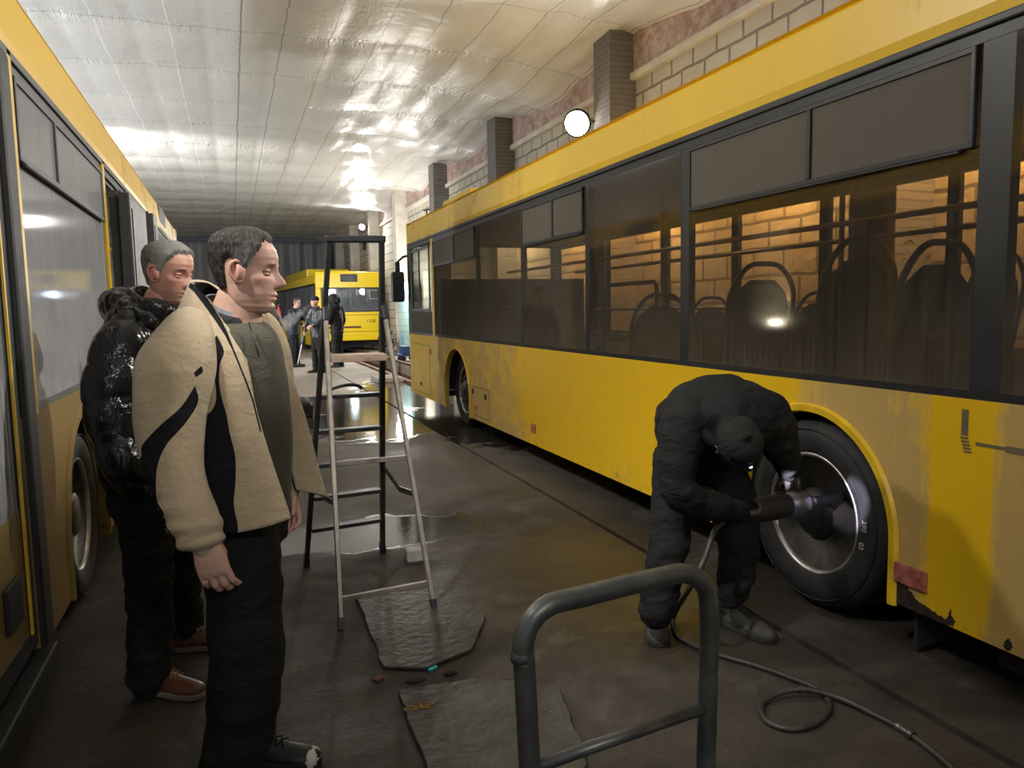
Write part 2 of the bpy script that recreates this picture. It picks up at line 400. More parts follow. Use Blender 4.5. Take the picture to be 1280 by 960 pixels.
# ceiling of stretched film: sags between the cords
def ceil_z(x, y):
    cy = (y / 1.95) % 1.0
    s = abs(math.sin(PI * cy)) ** .6 * (.055 + .03 * noise.noise((x * .35, y * .3, 1.7)))
    fx = ((x + 9.35) / .92) % 1.0
    s += .03 * abs(math.sin(PI * fx)) ** .7
    r = max(0.0, x - 3.6) / 2.0
    s += .32 * r ** 1.6 * (.6 + .4 * math.cos(2 * PI * (y - 10.2) / 5.05 + PI))
    s += .03 * noise.noise((x * .6, y * .5, 0)) + .012 * noise.noise((x * 3.1, y * 1.3, 5)) * (1 + 3 * r)
    return CZ + .06 - s
cl = MB(); nx, ny = 190, 420
gr = []
for j in range(ny + 1):
    y = -7 + (YF + 7) * j / ny
    gr.append([Vector((LX + (WX - .02 - LX) * i / nx, y, ceil_z(LX + (WX - .02 - LX) * i / nx, y))) for i in range(nx + 1)])
cl.rings(gr, closed=False, caps=False, smooth=True)
ceil = struct('ceiling', cl, MT['ceiling'])
# right wall: aerated blocks under a lintel, a strip of rough brick above, brick piers
struct('wall_right', MB().box((WX, -7, -.2), (WX + .4, YF, 4.78)), MT['blocks'])
k = MB(); k.box((WX - .10, -7, 4.70), (WX + .02, YF, 4.80)); struct('trim_4', k, MT['column'], bevel=.015)
struct('trim_5', MB().box((WX - .04, -7, 4.801), (WX + .4, YF, 5.8)), MT['brick'])
for i, y in enumerate((-4.9, .1, 5.15, 10.2, 15.2, 20.25, 25.3, 30.4, 35.5, 40.6)):
    k = MB(); k.box((WX - .42, y - .26, -.1), (WX - .001, y + .26, 5.5))
    struct('trim_%d' % (6 + i), k, MT['pillar'] if y < 24 else MT['column'], bevel=.012)
struct('wall_left', MB().box((LX - .3, -7, -.2), (LX, YF, 5.8)), MT['white_wall'])
struct('wall_back', MB().box((LX - .3, YF + .6, -.2), (WX + .4, YF + .9, 5.8)), simple('dark_back_wall', (.10, .10, .10), .9))
tp = MB(); rows = []
for zz in np.linspace(.02, 5.2, 24):
    rows.append([Vector((LX + .1 + (WX - .5 - LX) * i / 160, YF - .2 + .10 * math.sin(i * .55 + .7 * math.sin(i * .13)) + .08 * noise.noise((i * .12, zz * .5, 0)), zz)) for i in range(161)])
tp.rings(rows, closed=False, caps=False)
o = tp.build('tarpaulin', MT['tarp'], smooth=True); tag(o, 'tall grey tarpaulin curtain hanging across the far end of the hall', 'tarpaulin')
so = o.modifiers.new('s', 'SOLIDIFY'); so.thickness = .012
# ------------------------------------------------------------------ buses
BW, BZ0, WZ0, WZ1, RZ = 2.5, .215, 1.125, 2.47, 2.81
def arch_outline(l0, l1, z0, z1, arches, n=20):
    """side sheet with round wheel cut-outs in its lower edge; arches: (centre, radius, centre height)"""
    p = [(l0, z1), (l0, z0)]
    for (c, r, cz) in sorted(arches):
        h = math.sqrt(max(0, r * r - (z0 - cz) ** 2)) if z0 > cz - r else 0
        a0 = math.atan2(z0 - cz, -h); a1 = math.atan2(z0 - cz, h)
        if a0 < 0: a0 += 2 * PI
        # go clockwise over the top from left to right
        for k in range(n + 1):
            a = a0 + (a1 - a0) * k / n
            p.append((c + r * math.cos(a), cz + r * math.sin(a)))
    p += [(l1, z0), (l1, z1)]
    return p
def arch_sheet(mb, w0, w1, l0, l1, z0, z1, arches):
    """solid sheet between w0 and w1, cut into convex-ish strips so that it triangulates cleanly"""
    segs = []; cur = l0
    for (c, r, cz) in sorted(arches):
        segs.append((cur, c - r, None)); segs.append((c - r, c + r, (c, r, cz))); cur = c + r
    segs.append((cur, l1, None))
    for a, b, ar in segs:
        if ar is None: mb.box((w0, a, z0), (w1, b, z1)); continue
        c, r, cz = ar; n = 28; pts = []
        for k in range(n + 1):
            l = c + r * math.cos(PI - PI * k / n); zz = cz + r * math.sin(PI - PI * k / n); pts.append((l, max(zz, z0)))
        up = [mb._v((w, l, zz)) for w in (w0, w1) for (l, zz) in pts]
        top = [mb._v((w, l, z1)) for w in (w0, w1) for (l, zz) in pts]
        m = n + 1
        for k in range(n):
            mb.face([up[k], up[k+1], top[k+1], top[k]]); mb.face([up[m+k+1], up[m+k], top[m+k], top[m+k+1]])
            mb.face([up[k], up[m+k], up[m+k+1], up[k+1]])
            mb.face([top[k], top[k+1], top[m+k+1], top[m+k]])
def wheel(bus, T, sx, l, w, R=.48, rear=True, seen=False):
    """wheel on the side w (outer face), part of the bus"""
    wd = .28
    c = T(w, l, R)
    s = -sx                                   # outward direction along x
    def P(prof): return [(s * o, r) for (o, r) in prof]
    # rim: dished steel disc (rear) or domed disc (front)
    if rear: prof = [(-.012, .300), (-.004, .292), (-.010, .282), (-.030, .272), (-.065, .262), (-.115, .250), (-.135, .235), (-.140, .20), (-.128, .155), (-.10, .135), (-.05, .12), (-.012, .115), (.0, .10), (.002, .001)]
    else: prof = [(-.012, .300), (-.004, .292), (-.012, .280), (-.045, .268), (-.060, .255), (-.035, .23), (-.005, .205), (.012, .18), (.018, .13), (.02, .10), (.05, .092), (.06, .07), (.062, .001)]
    wh = MB().lathe(P(prof), c, 'x', 56).build('wheel', MT['rim'], bus, smooth=True)
    ty = MB(); tp = [(-.014, .288), (.010, .298), (.022, .325), (.034, .365), (.034, .40), (.020, .435), (.0, .462), (-.03, .474), (-.06, .480), (-.10, .478), (-.103, .470), (-.112, .470), (-.115, .479), (-.17, .480), (-.173, .47), (-.182, .47), (-.185, .478), (-.24, .474), (-.27, .45), (-.285, .40), (-.28, .32), (-.27, .28)]
    ty.lathe(P([(o, r * R / .48) for (o, r) in tp]), c, 'x', 64)
    for rr, oo in ((.345, .0285), (.418, .030)):                  # raised rings on the side wall
        ty.lathe(P([(oo, rr - .004), (oo + .004, rr), (oo, rr + .004), (oo - .003, rr)]), c, 'x', 64, True)
    ty.build('tyre', MT['tyre'], wh, smooth=True)
    MB().lathe(P([(-.016, .276), (.004, .281), (.016, .291), (.014, .300), (-.012, .300)]), c, 'x', 56, True).build('rim_edge', MT['rim_edge'], wh, smooth=True)
    if rear and sx < 0: MB().lathe(P([(-.12, .12), (-.10, .112), (-.092, .07), (-.09, .001)]), c, 'x', 32).build('hub', MT['hub'], wh, smooth=True)
    elif rear:
        MB().lathe(P([(-.10, .135), (-.02, .128), (.01, .115), (.03, .09), (.034, .001)]), c, 'x', 32).build('hub', MT['hub'], wh, smooth=True)
    if not seen: return wh
    for k in range(8):
        a = 2 * PI * k / 8 + .2
        if rear: MB().lathe(P([(-.142, .034), (-.133, .036), (-.131, .03), (-.131, .001)]), Vector(c) + Vector((0, .20 * math.cos(a), .20 * math.sin(a))), 'x', 16).build('hand_hole', MT['under'], wh)
        else: MB().lathe(P([(-.03, .026), (-.015, .028), (-.014, .001)]), Vector(c) + Vector((0, .238 * math.cos(a), .238 * math.sin(a))), 'x', 14).build('hand_hole', MT['under'], wh)
    for k in range(10):
        a = 2 * PI * k / 10; rr = .155 if not rear else .162
        o0 = .016 if not rear else -.13
        MB().lathe(P([(o0, .016), (o0 + .028, .016), (o0 + .034, .010), (o0 + .036, .001)]), Vector(c) + Vector((0, rr * math.cos(a), rr * math.sin(a))), 'x', 6).build('wheel_nut', MT['rim'], wh)
    if rear: MB().lathe(P([(-.30, .40), (-.31, .47), (-.58, .47), (-.59, .30)]), c, 'x', 40).build('inner_tyre', MT['tyre'], wh, smooth=True)
    return wh
def vent(bus, T, l0, l1, z0, z1, split, pane, frame, w=-.004):
    f = MB(T); t = .022
    f.box((w - .012, l0, z0), (w + .012, l1, z0 + t)); f.box((w - .012, l0, z1 - t), (w + .012, l1, z1))
    for l in (l0, l1 - t): f.box((w - .012, l, z0 + t), (w + .012, l + t, z1 - t))
    if split: f.box((w - .016, split - .014, z0 + t), (w + .012, split + .014, z1 - t))
    f.box((w - .02, l0 + .05, z0 - .012), (w - .004, l1 - .05, z0))
    vw = f.build('vent_window', frame, bus, bevel=.003, seg=1)
    MB(T).box((w - .004, l0 + t, z0 + t), (w + .002, l1 - t, z1 - t)).build('vent_pane', pane, vw)
def make_bus(name, label, X0, Y0, sx, L, side_mat, cove_mat, wins, pillars, arches, wheels, group=None, rz=0.0, interior=True, seats=(), rails=(), pane=None, doors=(), far_wins=None, rear=False, cat='bus', frame='black_frame', ventm='glass_vent'):
    b = root(name, (X0, Y0, 0), label, cat, group, rz)
    mw = WM[b.name]
    T = lambda w, l, z: mw @ Vector((sx * w, l, z))
    pane = pane or MT['glass']
    # lower side sheets (near side cut for doors), far side
    cuts = sorted(doors); cur = 0.0
    for (d0, d1, z) in cuts + [(L, L, 0)]:
        ar = [a for a in arches if cur < a[0] < d0]
        if d0 - cur > .02:
            mb = MB(T); arch_sheet(mb, 0, .05, cur, d0, BZ0, WZ0, ar); mb.build('side_panel', side_mat, b)
        cur = d1
    mb = MB(T); arch_sheet(mb, BW - .05, BW, 0, L, BZ0, WZ0, arches); mb.build('side_panel', side_mat, b)
    # window band frame: rails and pillars (both sides)
    for w0, w1, pl, near in ((.004, .05, pillars, True), (BW - .05, BW - .004, far_wins or pillars, False)):
        f = MB(T)
        if near:
            cur = 0.0
            for (d0, d1, z) in cuts + [(L, L, 0)]:
                if d0 - cur > .02: f.box((w0, cur, WZ0), (w1, d0, WZ0 + .035))
                cur = d1
        else: f.box((w0, 0, WZ0), (w1, L, WZ0 + .035))
        f.box((w0 - .002, 0, WZ1 - .045), (w1, L, WZ1))
        for (a, c) in pl: f.box((w0, a, WZ0 + .035), (w1, c, WZ1 - .045))
        f.build('window_frame', MT[frame], b)
    # gutter above the windows, cove panel, roof
    for w0, w1 in ((-.012, .05), (BW - .05, BW + .012)): MB(T).box((w0, 0, WZ1), (w1, L, WZ1 + .035)).build('gutter', MT[frame], b, bevel=.008)
    prof = [(.0, WZ1 + .036), (-.006, WZ1 + .08), (.012, RZ - .03), (.03, RZ - .012), (.05, RZ), (.03, RZ + .012), (.10, RZ + .035), (.30, RZ + .085), (.7, RZ + .125), (1.25, RZ + .14)]
    prof = prof + [(BW - w, z) for (w, z) in prof[-2::-1]]
    inner = [(w, z - .05) for (w, z) in prof[::-1]]; inner[0] = (BW - .05, WZ1 + .036); inner[-1] = (.05, WZ1 + .036)
    inner = [(min(max(w, .05), BW - .05), max(z, WZ1 + .036)) for (w, z) in inner]
    mb = MB(T); poly = prof + inner; a = [mb._v((w, 0, z)) for (w, z) in poly]; c = [mb._v((w, L, z)) for (w, z) in poly]
    n = len(poly)
    for i in range(n):
        mb.mi = 1 if (i < len(prof) - 1 and .09 < poly[i][0] < BW - .09 and .09 < poly[i+1][0] < BW - .09) else 0
        mb.face([a[i], a[(i+1) % n], c[(i+1) % n], c[i]])
    mb.mi = 0; m = len(prof)
    for i in range(m - 1):
        for q in (a, c): mb.face([q[i], q[i+1], q[n-2-i] if n-2-i >= m else q[m], q[n-1-i]])
    mb.build('roof', [cove_mat, MT['roof_bounce_cut']], b)
    # underbody, floor, inner lining
    u = MB(T); u.box((.66, .15, .20), (BW - .66, L - .15, .34))
    if interior:
        u.box((.655, .1, .34), (BW - .655, L - .1, .38)); cur = .1
        for (c, r, cz) in sorted(arches) + [(L - .1 + .6, .6, 0)]:
            for w0, w1 in ((.06, .655), (BW - .655, BW - .06)): u.box((w0, cur, .345), (w1, c - r - .04 if c < L else L - .1, .38))
            cur = c + r + .04
    for (c, r, cz) in arches:                                    # boxed wheel housings
        pass
    u.build('underbody', MT['under'], b)
    for (c, r, cz) in arches:
        for w0, w1 in ((.0505, .62), (BW - .62, BW - .0505)):
            h = MB(T); n = 24; o_, i_ = [], []
            for k in range(n + 1):
                a = PI - PI * k / n
                for lst, rr in ((o_, r + .03), (i_, r)): lst.append((c + rr * math.cos(a), max(BZ0, cz + rr * math.sin(a))))
            for k in range(n):
                vs = [h._v((w, *q)) for w in (w0, w1) for q in (i_[k], i_[k+1], o_[k+1], o_[k])]
                for q in ((0,1,2,3),(7,6,5,4),(0,4,5,1),(3,2,6,7)): h.face([vs[i] for i in q])
            wi = w1 if w0 < 1 else w0
            vs = [h._v((wi, *q)) for q in i_]; h.face(vs)
            h.build('wheel_housing', MT['housing_mustard'] if sx < 0 else MT['under'], b)
    if interior:
        for w0, w1 in ((.051, .07), (BW - .07, BW - .051)): 
            q = MB(T); arch_sheet(q, w0, w1, .06, L - .1, .381, WZ0 - .02, [(c, r + .035, cz) for (c, r, cz) in arches]); q.build('inner_lining', MT['interior'], b)
        MB(T).box((.06, .06, WZ1 + .04), (BW - .06, L - .1, WZ1 + .06)).build('inner_ceiling', MT['int_ceiling'], b)
        for w in (.75, 1.7): MB(T).tube([(w, .2, 1.95), (w, L - 2.5, 1.95)], .017, 8).build('ceiling_handrail', MT['rail_yel'], b, smooth=True)
    # panes
    for wn in wins:
        l0, l1 = wn['l']; z0, z1 = wn.get('z', (WZ0 + .03, WZ1 - .04))
        if wn.get('vent'):
            vz = wn.get('vz', 2.055)
            vent(b, T, l0 + .015, l1 - .015, vz, z1 - .01, wn.get('split'), MT[ventm], MT[wn.get('fm', frame)])
            z1 = vz + .01
        MB(T).box((.003, l0, z0), (.010, l1, z1)).build('window_pane', wn.get('m', pane), b)
    fp = far_wins or pillars
    for (a0, a1), (c0, c1) in zip(fp[:-1], fp[1:]):
        MB(T).box((BW - .010, a1, WZ0 + .03), (BW - .003, c0, WZ1 - .04)).build('window_pane', MT['glass_clear'], b)
    for (l, w, R, rearw) in wheels: wheel(b, T, sx, l, w, R, rearw, seen=(w < 1 and abs(sx) == 1 and name == 'bus' and rz == 0))
    for (l, w, z0, s) in seats: seat(b, T, l, w, z0, s)
    for path, m in rails: MB(T).tube(path, .016, 8).build('handrail', MT[m], b, smooth=True)
    return b, T
def seat(b, T, l, w, z0, hs=1.0):
    """bus seat facing the front: cushion, padded back, tubular grab frame"""
    q = MB(T); q.box((w - .21, l - .42 * 0, z0), (w + .21, l + .42, z0 + .09)); st = q.build('seat', MT['seat'], b, bevel=.03)
    bk = MB(T); rows = []
    for t in np.linspace(0, 1, 9):
        hw = .20 + .025 * math.sin(PI * t); hw *= 1 if t < .75 else math.sqrt(max(.02, 1 - ((t - .75) / .27) ** 2)) * .9 + .1
        z = z0 + .05 + .62 * t * hs; ll = l - .10 * t
        rows.append([(w + hw * math.cos(a), ll + .035 * math.sin(a), z) for a in np.linspace(0, 2 * PI, 20, endpoint=False)])
    bk.rings(rows); bk.build('seat_back', MT['seat'], st, smooth=True)
    p = [(w - .235, l - .02, z0 + .1), (w - .24, l - .08, z0 + .45 * hs), (w - .22, l - .11, z0 + .62 * hs), (w - .12, l - .12, z0 + .745 * hs), (w, l - .12, z0 + .765 * hs), (w + .12, l - .12, z0 + .745 * hs), (w + .22, l - .11, z0 + .62 * hs), (w + .24, l - .08, z0 + .45 * hs), (w + .235, l - .02, z0 + .1)]
    MB(T).tube([tuple(k) for k in spline(p, 4)], .016, 8).build('grab_frame', MT['rail_dark'], st, smooth=True)
    q = MB(T); q.box((w - .17, l + .02, .375), (w + .17, l + .36, z0 - .001)); q.build('seat_base', MT['interior'], st)
def hatch(b, T, l0, l1, z0, z1, m, latch=(), w=-.003):
    h = MB(T).box((w, l0, z0), (.01, l1, z1)).build('hatch', m, b)
    s = MB(T); t = .007
    for a, c in (((l0 - t, z0 - t), (l1 + t, z0)), ((l0 - t, z1), (l1 + t, z1 + t)), ((l0 - t, z0), (l0, z1)), ((l1, z0), (l1 + t, z1))):
        s.box((w + .0015, a[0], a[1]), (.01, c[0], c[1]))
    s.build('seam', MT['rubber'], h)
    for (l, z, kind) in latch:
        if kind == 'o': MB(T).box((w - .012, l - .03, z - .03), (w, l + .03, z + .03)).build('reflector', MT['orange_lens'], h, bevel=.006)
        elif kind == 'k': MB(T).box((w - .014, l - .018, z - .03), (w, l + .018, z + .03)).build('latch', MT['rubber'], h, bevel=.006)
    return h
def fender(b, T, c, r, cz, m, width=.055, prot=.022, z0=BZ0, a_from=0.0, a_to=PI):
    f = MB(T); n = 36; rs = []
    ang = [a_to + (a_from - a_to) * k / n for k in range(n + 1)]
    path = [(c + (r) * math.cos(a), cz + r * math.sin(a), math.cos(a), math.sin(a)) for a in ang]
    path = [(path[0][0], z0 - .01, path[0][2], 0)] + path + [(path[-1][0], z0 - .01, path[-1][2], 0)]
    for (l, z, cl_, sl) in path:
        rs.append([(-.001, l + cl_ * width, z + sl * width), (-prot, l + cl_ * width * .8, z + sl * width * .8), (-prot, l + cl_ * .008, z + sl * .008), (.05, l, z)])
    f.rings(rs, smooth=False)
    return f.build('wheel_arch_trim', m, b)
# ---- right bus: seen along its left side, front at the far end
L1 = 11.75
ar1 = [(2.93, .50, .47), (9.15, .55, .44)]
w1 = [dict(l=(.12, 1.965)), dict(l=(2.09, 3.985), vent=1, split=2.96), dict(l=(4.075, 5.345)), dict(l=(5.42, 6.785), vent=1, split=6.03, vz=2.07),
      dict(l=(6.83, 8.225)), dict(l=(8.25, 10.16), vent=1, split=9.1, vz=2.08), dict(l=(10.29, 11.62), m=MT['glass_cab'])]
pl1 = [(0, .12), (1.965, 2.09), (3.985, 4.075), (5.345, 5.42), (6.785, 6.83), (8.225, 8.25), (10.16, 10.29), (11.62, 11.75)]
fw1 = [(0, .2), (1.5, 1.62), (2.9, 3.0), (4.2, 4.3), (5.5, 5.62), (6.8, 6.92), (8.2, 8.32), (9.9, 10.1), (11.5, 11.75)]
seats1 = [(3.93, .42, .97, 1.0), (3.17, .42, 1.0, 1.06), (2.70, .42, .97, 1.03), (3.55, 1.9, 1.02, 1.0), (2.75, 1.9, 1.05, 1.0), (1.9, .42, 1.05, 1), (5.1, .42, .85, .95), (5.1, 1.9, .85, .95), (7.4, 1.9, .8, 1), (6.6, 1.9, .8, 1)]
rails1 = [([(.8, 2.35, .4), (.8, 2.35, 2.45)], 'rail_yel'), ([(.8, 3.6, .4), (.8, 3.6, 2.45)], 'rail_yel'), ([(.8, 5.6, .4), (.8, 5.6, 2.45)], 'rail_yel'), ([(1.65, 4.4, .4), (1.65, 4.4, 2.45)], 'rail_yel'),
          ([(.12, 4.55, 1.15), (.12, 4.55, 1.62), (.14, 4.62, 1.66), (.14, 5.25, 1.66), (.12, 5.32, 1.62), (.12, 5.32, 1.15)], 'rail_dark'), ([(BW - .1, .4, 1.45), (BW - .1, 11, 1.45)], 'rail_dark'), ([(.09, 6.9, 1.5), (.09, 10.1, 1.5)], 'rail_dark')]
bus1, T1 = make_bus('bus', 'big dusty yellow bus along the right side, being worked on at its rear wheel', 2.6, 0.0, 1, L1, MT['yel_right'], MT['yel_cove'], w1, pl1, ar1,
    [(2.93, .035, .47, True), (9.25, .16, .47, False), (2.93, BW - .30, .47, False), (9.25, BW - .30, .47, False)], seats=seats1, rails=rails1, far_wins=fw1)
fender(bus1, T1, 2.93, .50, .47, MT['yel_trim'], .046, .018); fender(bus1, T1, 9.15, .55, .44, MT['yel_trim'], .035, .015)
MB(T1).box((-.006, 10.165, WZ0), (.03, 10.275, WZ1 - .01)).build('yellow_pillar', MT['yel_trim'], bus1, bevel=.004)
hatch(bus1, T1, 10.52, 11.62, .27, .985, MT['yel_right'], [(11.05, .40, 'k')])
hatch(bus1, T1, 7.86, 8.50, .27, .595, MT['yel_right'], [(8.36, .36, 'o'), (7.97, .52, 'k'), (8.44, .54, 'k')])
MB(T1).box((-.02, 10.42, .86), (0, 10.50, .94)).build('side_repeater', MT['orange_lens'], bus1, bevel=.006)
MB(T1).box((-.012, 6.50, .335), (0, 6.61, .415)).build('side_reflector', MT['red_lens'], bus1, bevel=.004)
r_ = MB(T1).box((-.016, 2.235, .315), (0, 2.41, .40)).build('side_reflector', MT['red_lens'], bus1, bevel=.006)
# peeled plaque and scratched marks on the rear quarter
q = MB(T1); q.box((-.0025, 2.086, .985), (0, 2.112, 1.085))
for k in range(5): q.box((-.0025, 2.083 - .004 * k, .972 - .013 * k), (0, 2.115 - .004 * k, .979 - .013 * k))
q.box((-.0025, 1.93, .955), (0, 2.05, .967)); q.box((-.0025, 1.80, .948), (0, 1.93, .972))
q.build('scraped_mark', simple('scraped_grey', (.16, .12, .07), .8), bus1)
# rust-eaten corner behind the rear wheel
def blotch(T, pts, w0, w1, name, m, b):
    pp = []
    for i, p in enumerate(pts):
        n_ = pts[(i + 1) % len(pts)]
        for k in range(6):
            l, z = p[0] + (n_[0] - p[0]) * k / 6, p[1] + (n_[1] - p[1]) * k / 6; pp.append((l + .009 * noise.noise((l * 70, z * 70, 1)), max(BZ0 - .001, z + .010 * noise.noise((l * 70, z * 70, 9)))))
    pts = pp
    q = MB(T); a = [q._v((w0, *p)) for p in pts]; c = [q._v((w1, *p)) for p in pts]; q.face(a); q.face(c[::-1])
    for i in range(len(pts)): q.face([a[i], a[(i+1) % len(pts)], c[(i+1) % len(pts)], c[i]])
    return q.build(name, m, b)
MT['rusthole'] = simple('rust_patch', (.030, .016, .010), .9, var=.7, scale=25, bump=.5)
blotch(T1, [(2.415, .315), (2.37, .318), (2.33, .305), (2.31, .285), (2.29, .268), (2.27, .262), (2.22, .254), (2.16, .240), (2.135, .216), (2.415, .216)], -.003, .001, 'rust_patch', MT['rusthole'], bus1)
blotch(T1, [(2.135, .262), (2.125, .29), (2.12, .262), (2.10, .24), (2.115, .222), (2.15, .222)], -.0028, .001, 'rust_patch', MT['rusthole'], bus1)
blotch(T1, [(1.90, .25), (1.885, .27), (1.87, .24), (1.88, .225), (1.91, .228)], -.0028, .001, 'rust_patch', MT['rusthole'], bus1)
q = MB(T1); q.box((.06, 2.33, .03), (.55, 2.345, .24)); q.build('mud_flap', MT['flap'], bus1)
q = MB(T1); q.box((.10, 1.2, .10), (.6, 2.0, .22)); q.build('rear_bracket', MT['under'], bus1)
for tx, l_, z_ in (('390', 2.585, .50), ('02', 2.60, .405)):
    cu = bpy.data.curves.new('t', 'FONT'); cu.body = tx; cu.size = .036; cu.extrude = .0006; cu.align_x = 'CENTER'
    to = bpy.data.objects.new('t', cu); COL.objects.link(to); tme = bpy.data.meshes.new_from_object(to.evaluated_get(bpy.context.evaluated_depsgraph_get())); bpy.data.objects.remove(to)
    R_ = Matrix(((0, 0, -1, 0), (0, -1, 0, 0), (-1, 0, 0, 0), (0, 0, 0, 1)))
    tme.transform(Matrix.Translation((2.6 - .0005, l_, z_)) @ R_); link('chalk_mark', tme, MT['chalk'], [o for o in bus1.children if o.name.startswith('wheel') and o.name == 'wheel'][0])
# front end: dash panel, windscreen, corner posts, bumper
MB(T1).box((.0, L1, BZ0), (BW, L1 + .06, WZ0)).build('front_panel', MT['yel_trim'], bus1, bevel=.03); MB(T1).box((.0, L1, WZ1), (BW, L1 + .05, RZ + .02)).build('front_header', MT['yel_trim'], bus1, bevel=.02)
MB(T1).box((.08, L1 + .01, WZ0), (BW - .08, L1 + .03, WZ1)).build('windscreen', MT['glass_cab'], bus1)
for w0, w1 in ((.0, .085), (BW - .085, BW)): MB(T1).box((w0, L1 - .01, WZ0), (w1, L1 + .04, WZ1)).build('corner_post', MT['black_frame'], bus1)
q = MB(T1); q.box((0, -.06, BZ0), (BW, 0, RZ)); q.build('rear_panel', MT['yel_trim'], bus1, bevel=.02)
# cab side window: pale sliding frame, driver's partition
q = MB(T1)
for l in (10.42, 11.02, 11.52): q.box((-.006, l - .02, 1.50), (.012, l + .02, 2.38))
for z in (1.49, 2.37): q.box((-.006, 10.40, z - .018), (.012, 11.54, z + .018))
q.build('sliding_window_frame', MT['grey_frame'], bus1, bevel=.003)
MB(T1).box((.004, 10.31, WZ0 + .035), (.012, 11.60, 1.47)).build('cab_lower_pane', MT['glass_vent'], bus1)
q = MB(T1); q.box((.06, 10.05, .4), (2.2, 10.10, 1.9)); q.build('cab_partition', MT['interior'], bus1)
# mirror on its arm
q = MB(T1); rr = [(-.31, -.07), (-.12, -.07), (-.10, .02), (-.14, .06), (-.29, .06), (-.32, .02)]
ms = MB(T1); rows = []
for z, k in ((1.62, .75), (1.645, .95), (1.70, 1), (2.02, 1), (2.07, .95), (2.09, .75)):
    rows.append([(-.14 + (w + .21) * k, L1 + .12 + l * k, z) for (w, l) in rr])
mirror = ms.rings(rows, smooth=False).build('mirror', MT['mirror'], bus1, bevel=.012)
MB(T1).tube([(-.14, L1 + .12, 2.08), (-.14, L1 + .12, 2.24), (-.05, L1 + .08, 2.32), (.05, L1 + .03, 2.34)], .018, 8).build('mirror_arm', MT['plastic'], mirror, smooth=True)
MB(T1).box((-.175, L1 + .085, 2.09), (-.105, L1 + .155, 2.24)).build('mirror_clamp', MT['plastic'], mirror, bevel=.01)
# low fairing and aerial on the roof near the front
q = MB(T1); q.box((.45, 9.9, RZ + .05), (2.0, 11.3, RZ + .30)); q.build('roof_fairing', MT['yel_cove'], bus1, bevel=.05)
q = MB(T1); q.tube([(.25, 11.45, RZ + .06), (.25, 11.45, RZ + .18)], .012, 6); q.tube([(.25, 11.3, RZ + .18), (.25, 11.62, RZ + .20)], .014, 6); q.build('roof_bracket', MT['plastic'], bus1)
# ---- left bus: seen along its right side (door side), front at the far end
L2 = 13.0
ar2 = [(4.42, .53, .46), (11.0, .53, .46)]
w2 = [dict(l=(.1, 1.85)), dict(l=(3.46, 5.58), vent=1, split=4.17, vz=2.10, fm='grey_frame'), dict(l=(8.25, 9.4)), dict(l=(9.46, 10.9))]
pl2 = [(0, .1), (1.85, 1.95), (3.24, 3.46), (5.58, 5.78), (8.1, 8.25), (9.4, 9.46), (10.9, 11.0), (12.7, 13.0)]
bus2, T2 = make_bus('bus', 'yellow bus filling the left edge with an open door and grimy wheel arch', -.75, 0.0, -1, L2, MT['yel_left'], MT['yel_cove'], w2, pl2, ar2,
    [(4.47, .07, .46, True), (11.0, .07, .46, False), (4.47, BW - .3, .46, False), (11.0, BW - .3, .46, False)], pane=MT['glass_left'], doors=[(1.95, 3.24, 0), (5.78, 8.1, 0), (11.0, 12.7, 0)],
    far_wins=[(0, .1), (1.8, 1.9), (3.6, 3.7), (5.4, 5.5), (7.2, 7.3), (9, 9.1), (10.9, 11), (12.7, 13)], frame='grey_frame', ventm='glass_left')
fender(bus2, T2, 4.42, .53, .46, MT['yel_left'], .05, .012)
def strip(T, w0, w1, l0, l1, z0, z1, name, m, b, bev=.004): return MB(T).box((w0, l0, z0), (w1, l1, z1)).build(name, m, b, bevel=bev)
strip(T2, -.012, .02, 3.40, 3.455, WZ0 - .01, WZ1 + .03, 'yellow_pillar', MT['yel_trim'], bus2)
strip(T2, -.012, .02, 5.62, 5.70, WZ0 - .01, WZ1 + .03, 'yellow_pillar', MT['yel_trim'], bus2)
strip(T2, -.02, .02, 3.245, 3.395, BZ0, WZ1, 'door_seal', MT['rubber'], bus2, .02)
# closed door nearest the camera: two glazed leaves in rubber, kick plate and step below
for l0, l1 in ((1.97, 2.58), (2.60, 3.225)):
    f = MB(T2)
    f.box((.0, l0, .27), (.035, l1, .34)); f.box((.0, l0, 2.36), (.035, l1, 2.44)); f.box((.0, l0, .34), (.035, l0 + .075, 2.36)); f.box((.0, l1 - .075, .34), (.035, l1, 2.36))
    d = f.build('door', MT['rubber'], bus2, bevel=.01)
    MB(T2).box((.014, l0 + .075, .80), (.022, l1 - .075, 2.36)).build('door_glass', MT['glass_left'], d)
    MB(T2).box((.010, l0 + .075, .34), (.028, l1 - .075, .80)).build('kick_panel', MT['yel_left'], d)
    MB(T2).box((-.008, l1 - .10, .34), (.0, l1 - .085, 2.36)).build('yellow_edging', MT['yel_trim'], d)
    MB(T2).box((-.006, l0 + .26, .44), (.01, l0 + .44, .60)).build('latch_plate', MT['rubber'], d, bevel=.01)
strip(T2, -.05, .35, 1.9, 3.30, .13, .24, 'door_step', MT['steel_dark'], bus2, .01)
strip(T2, .02, .05, 1.95, 3.24, 2.36, WZ1, 'door_header', MT['grey_frame'], bus2)
strip(T2, .02, .05, 5.78, 8.1, 2.40, WZ1, 'door_header', MT['grey_frame'], bus2)
strip(T2, .02, .05, 11.0, 12.7, 2.40, WZ1, 'door_header', MT['grey_frame'], bus2)
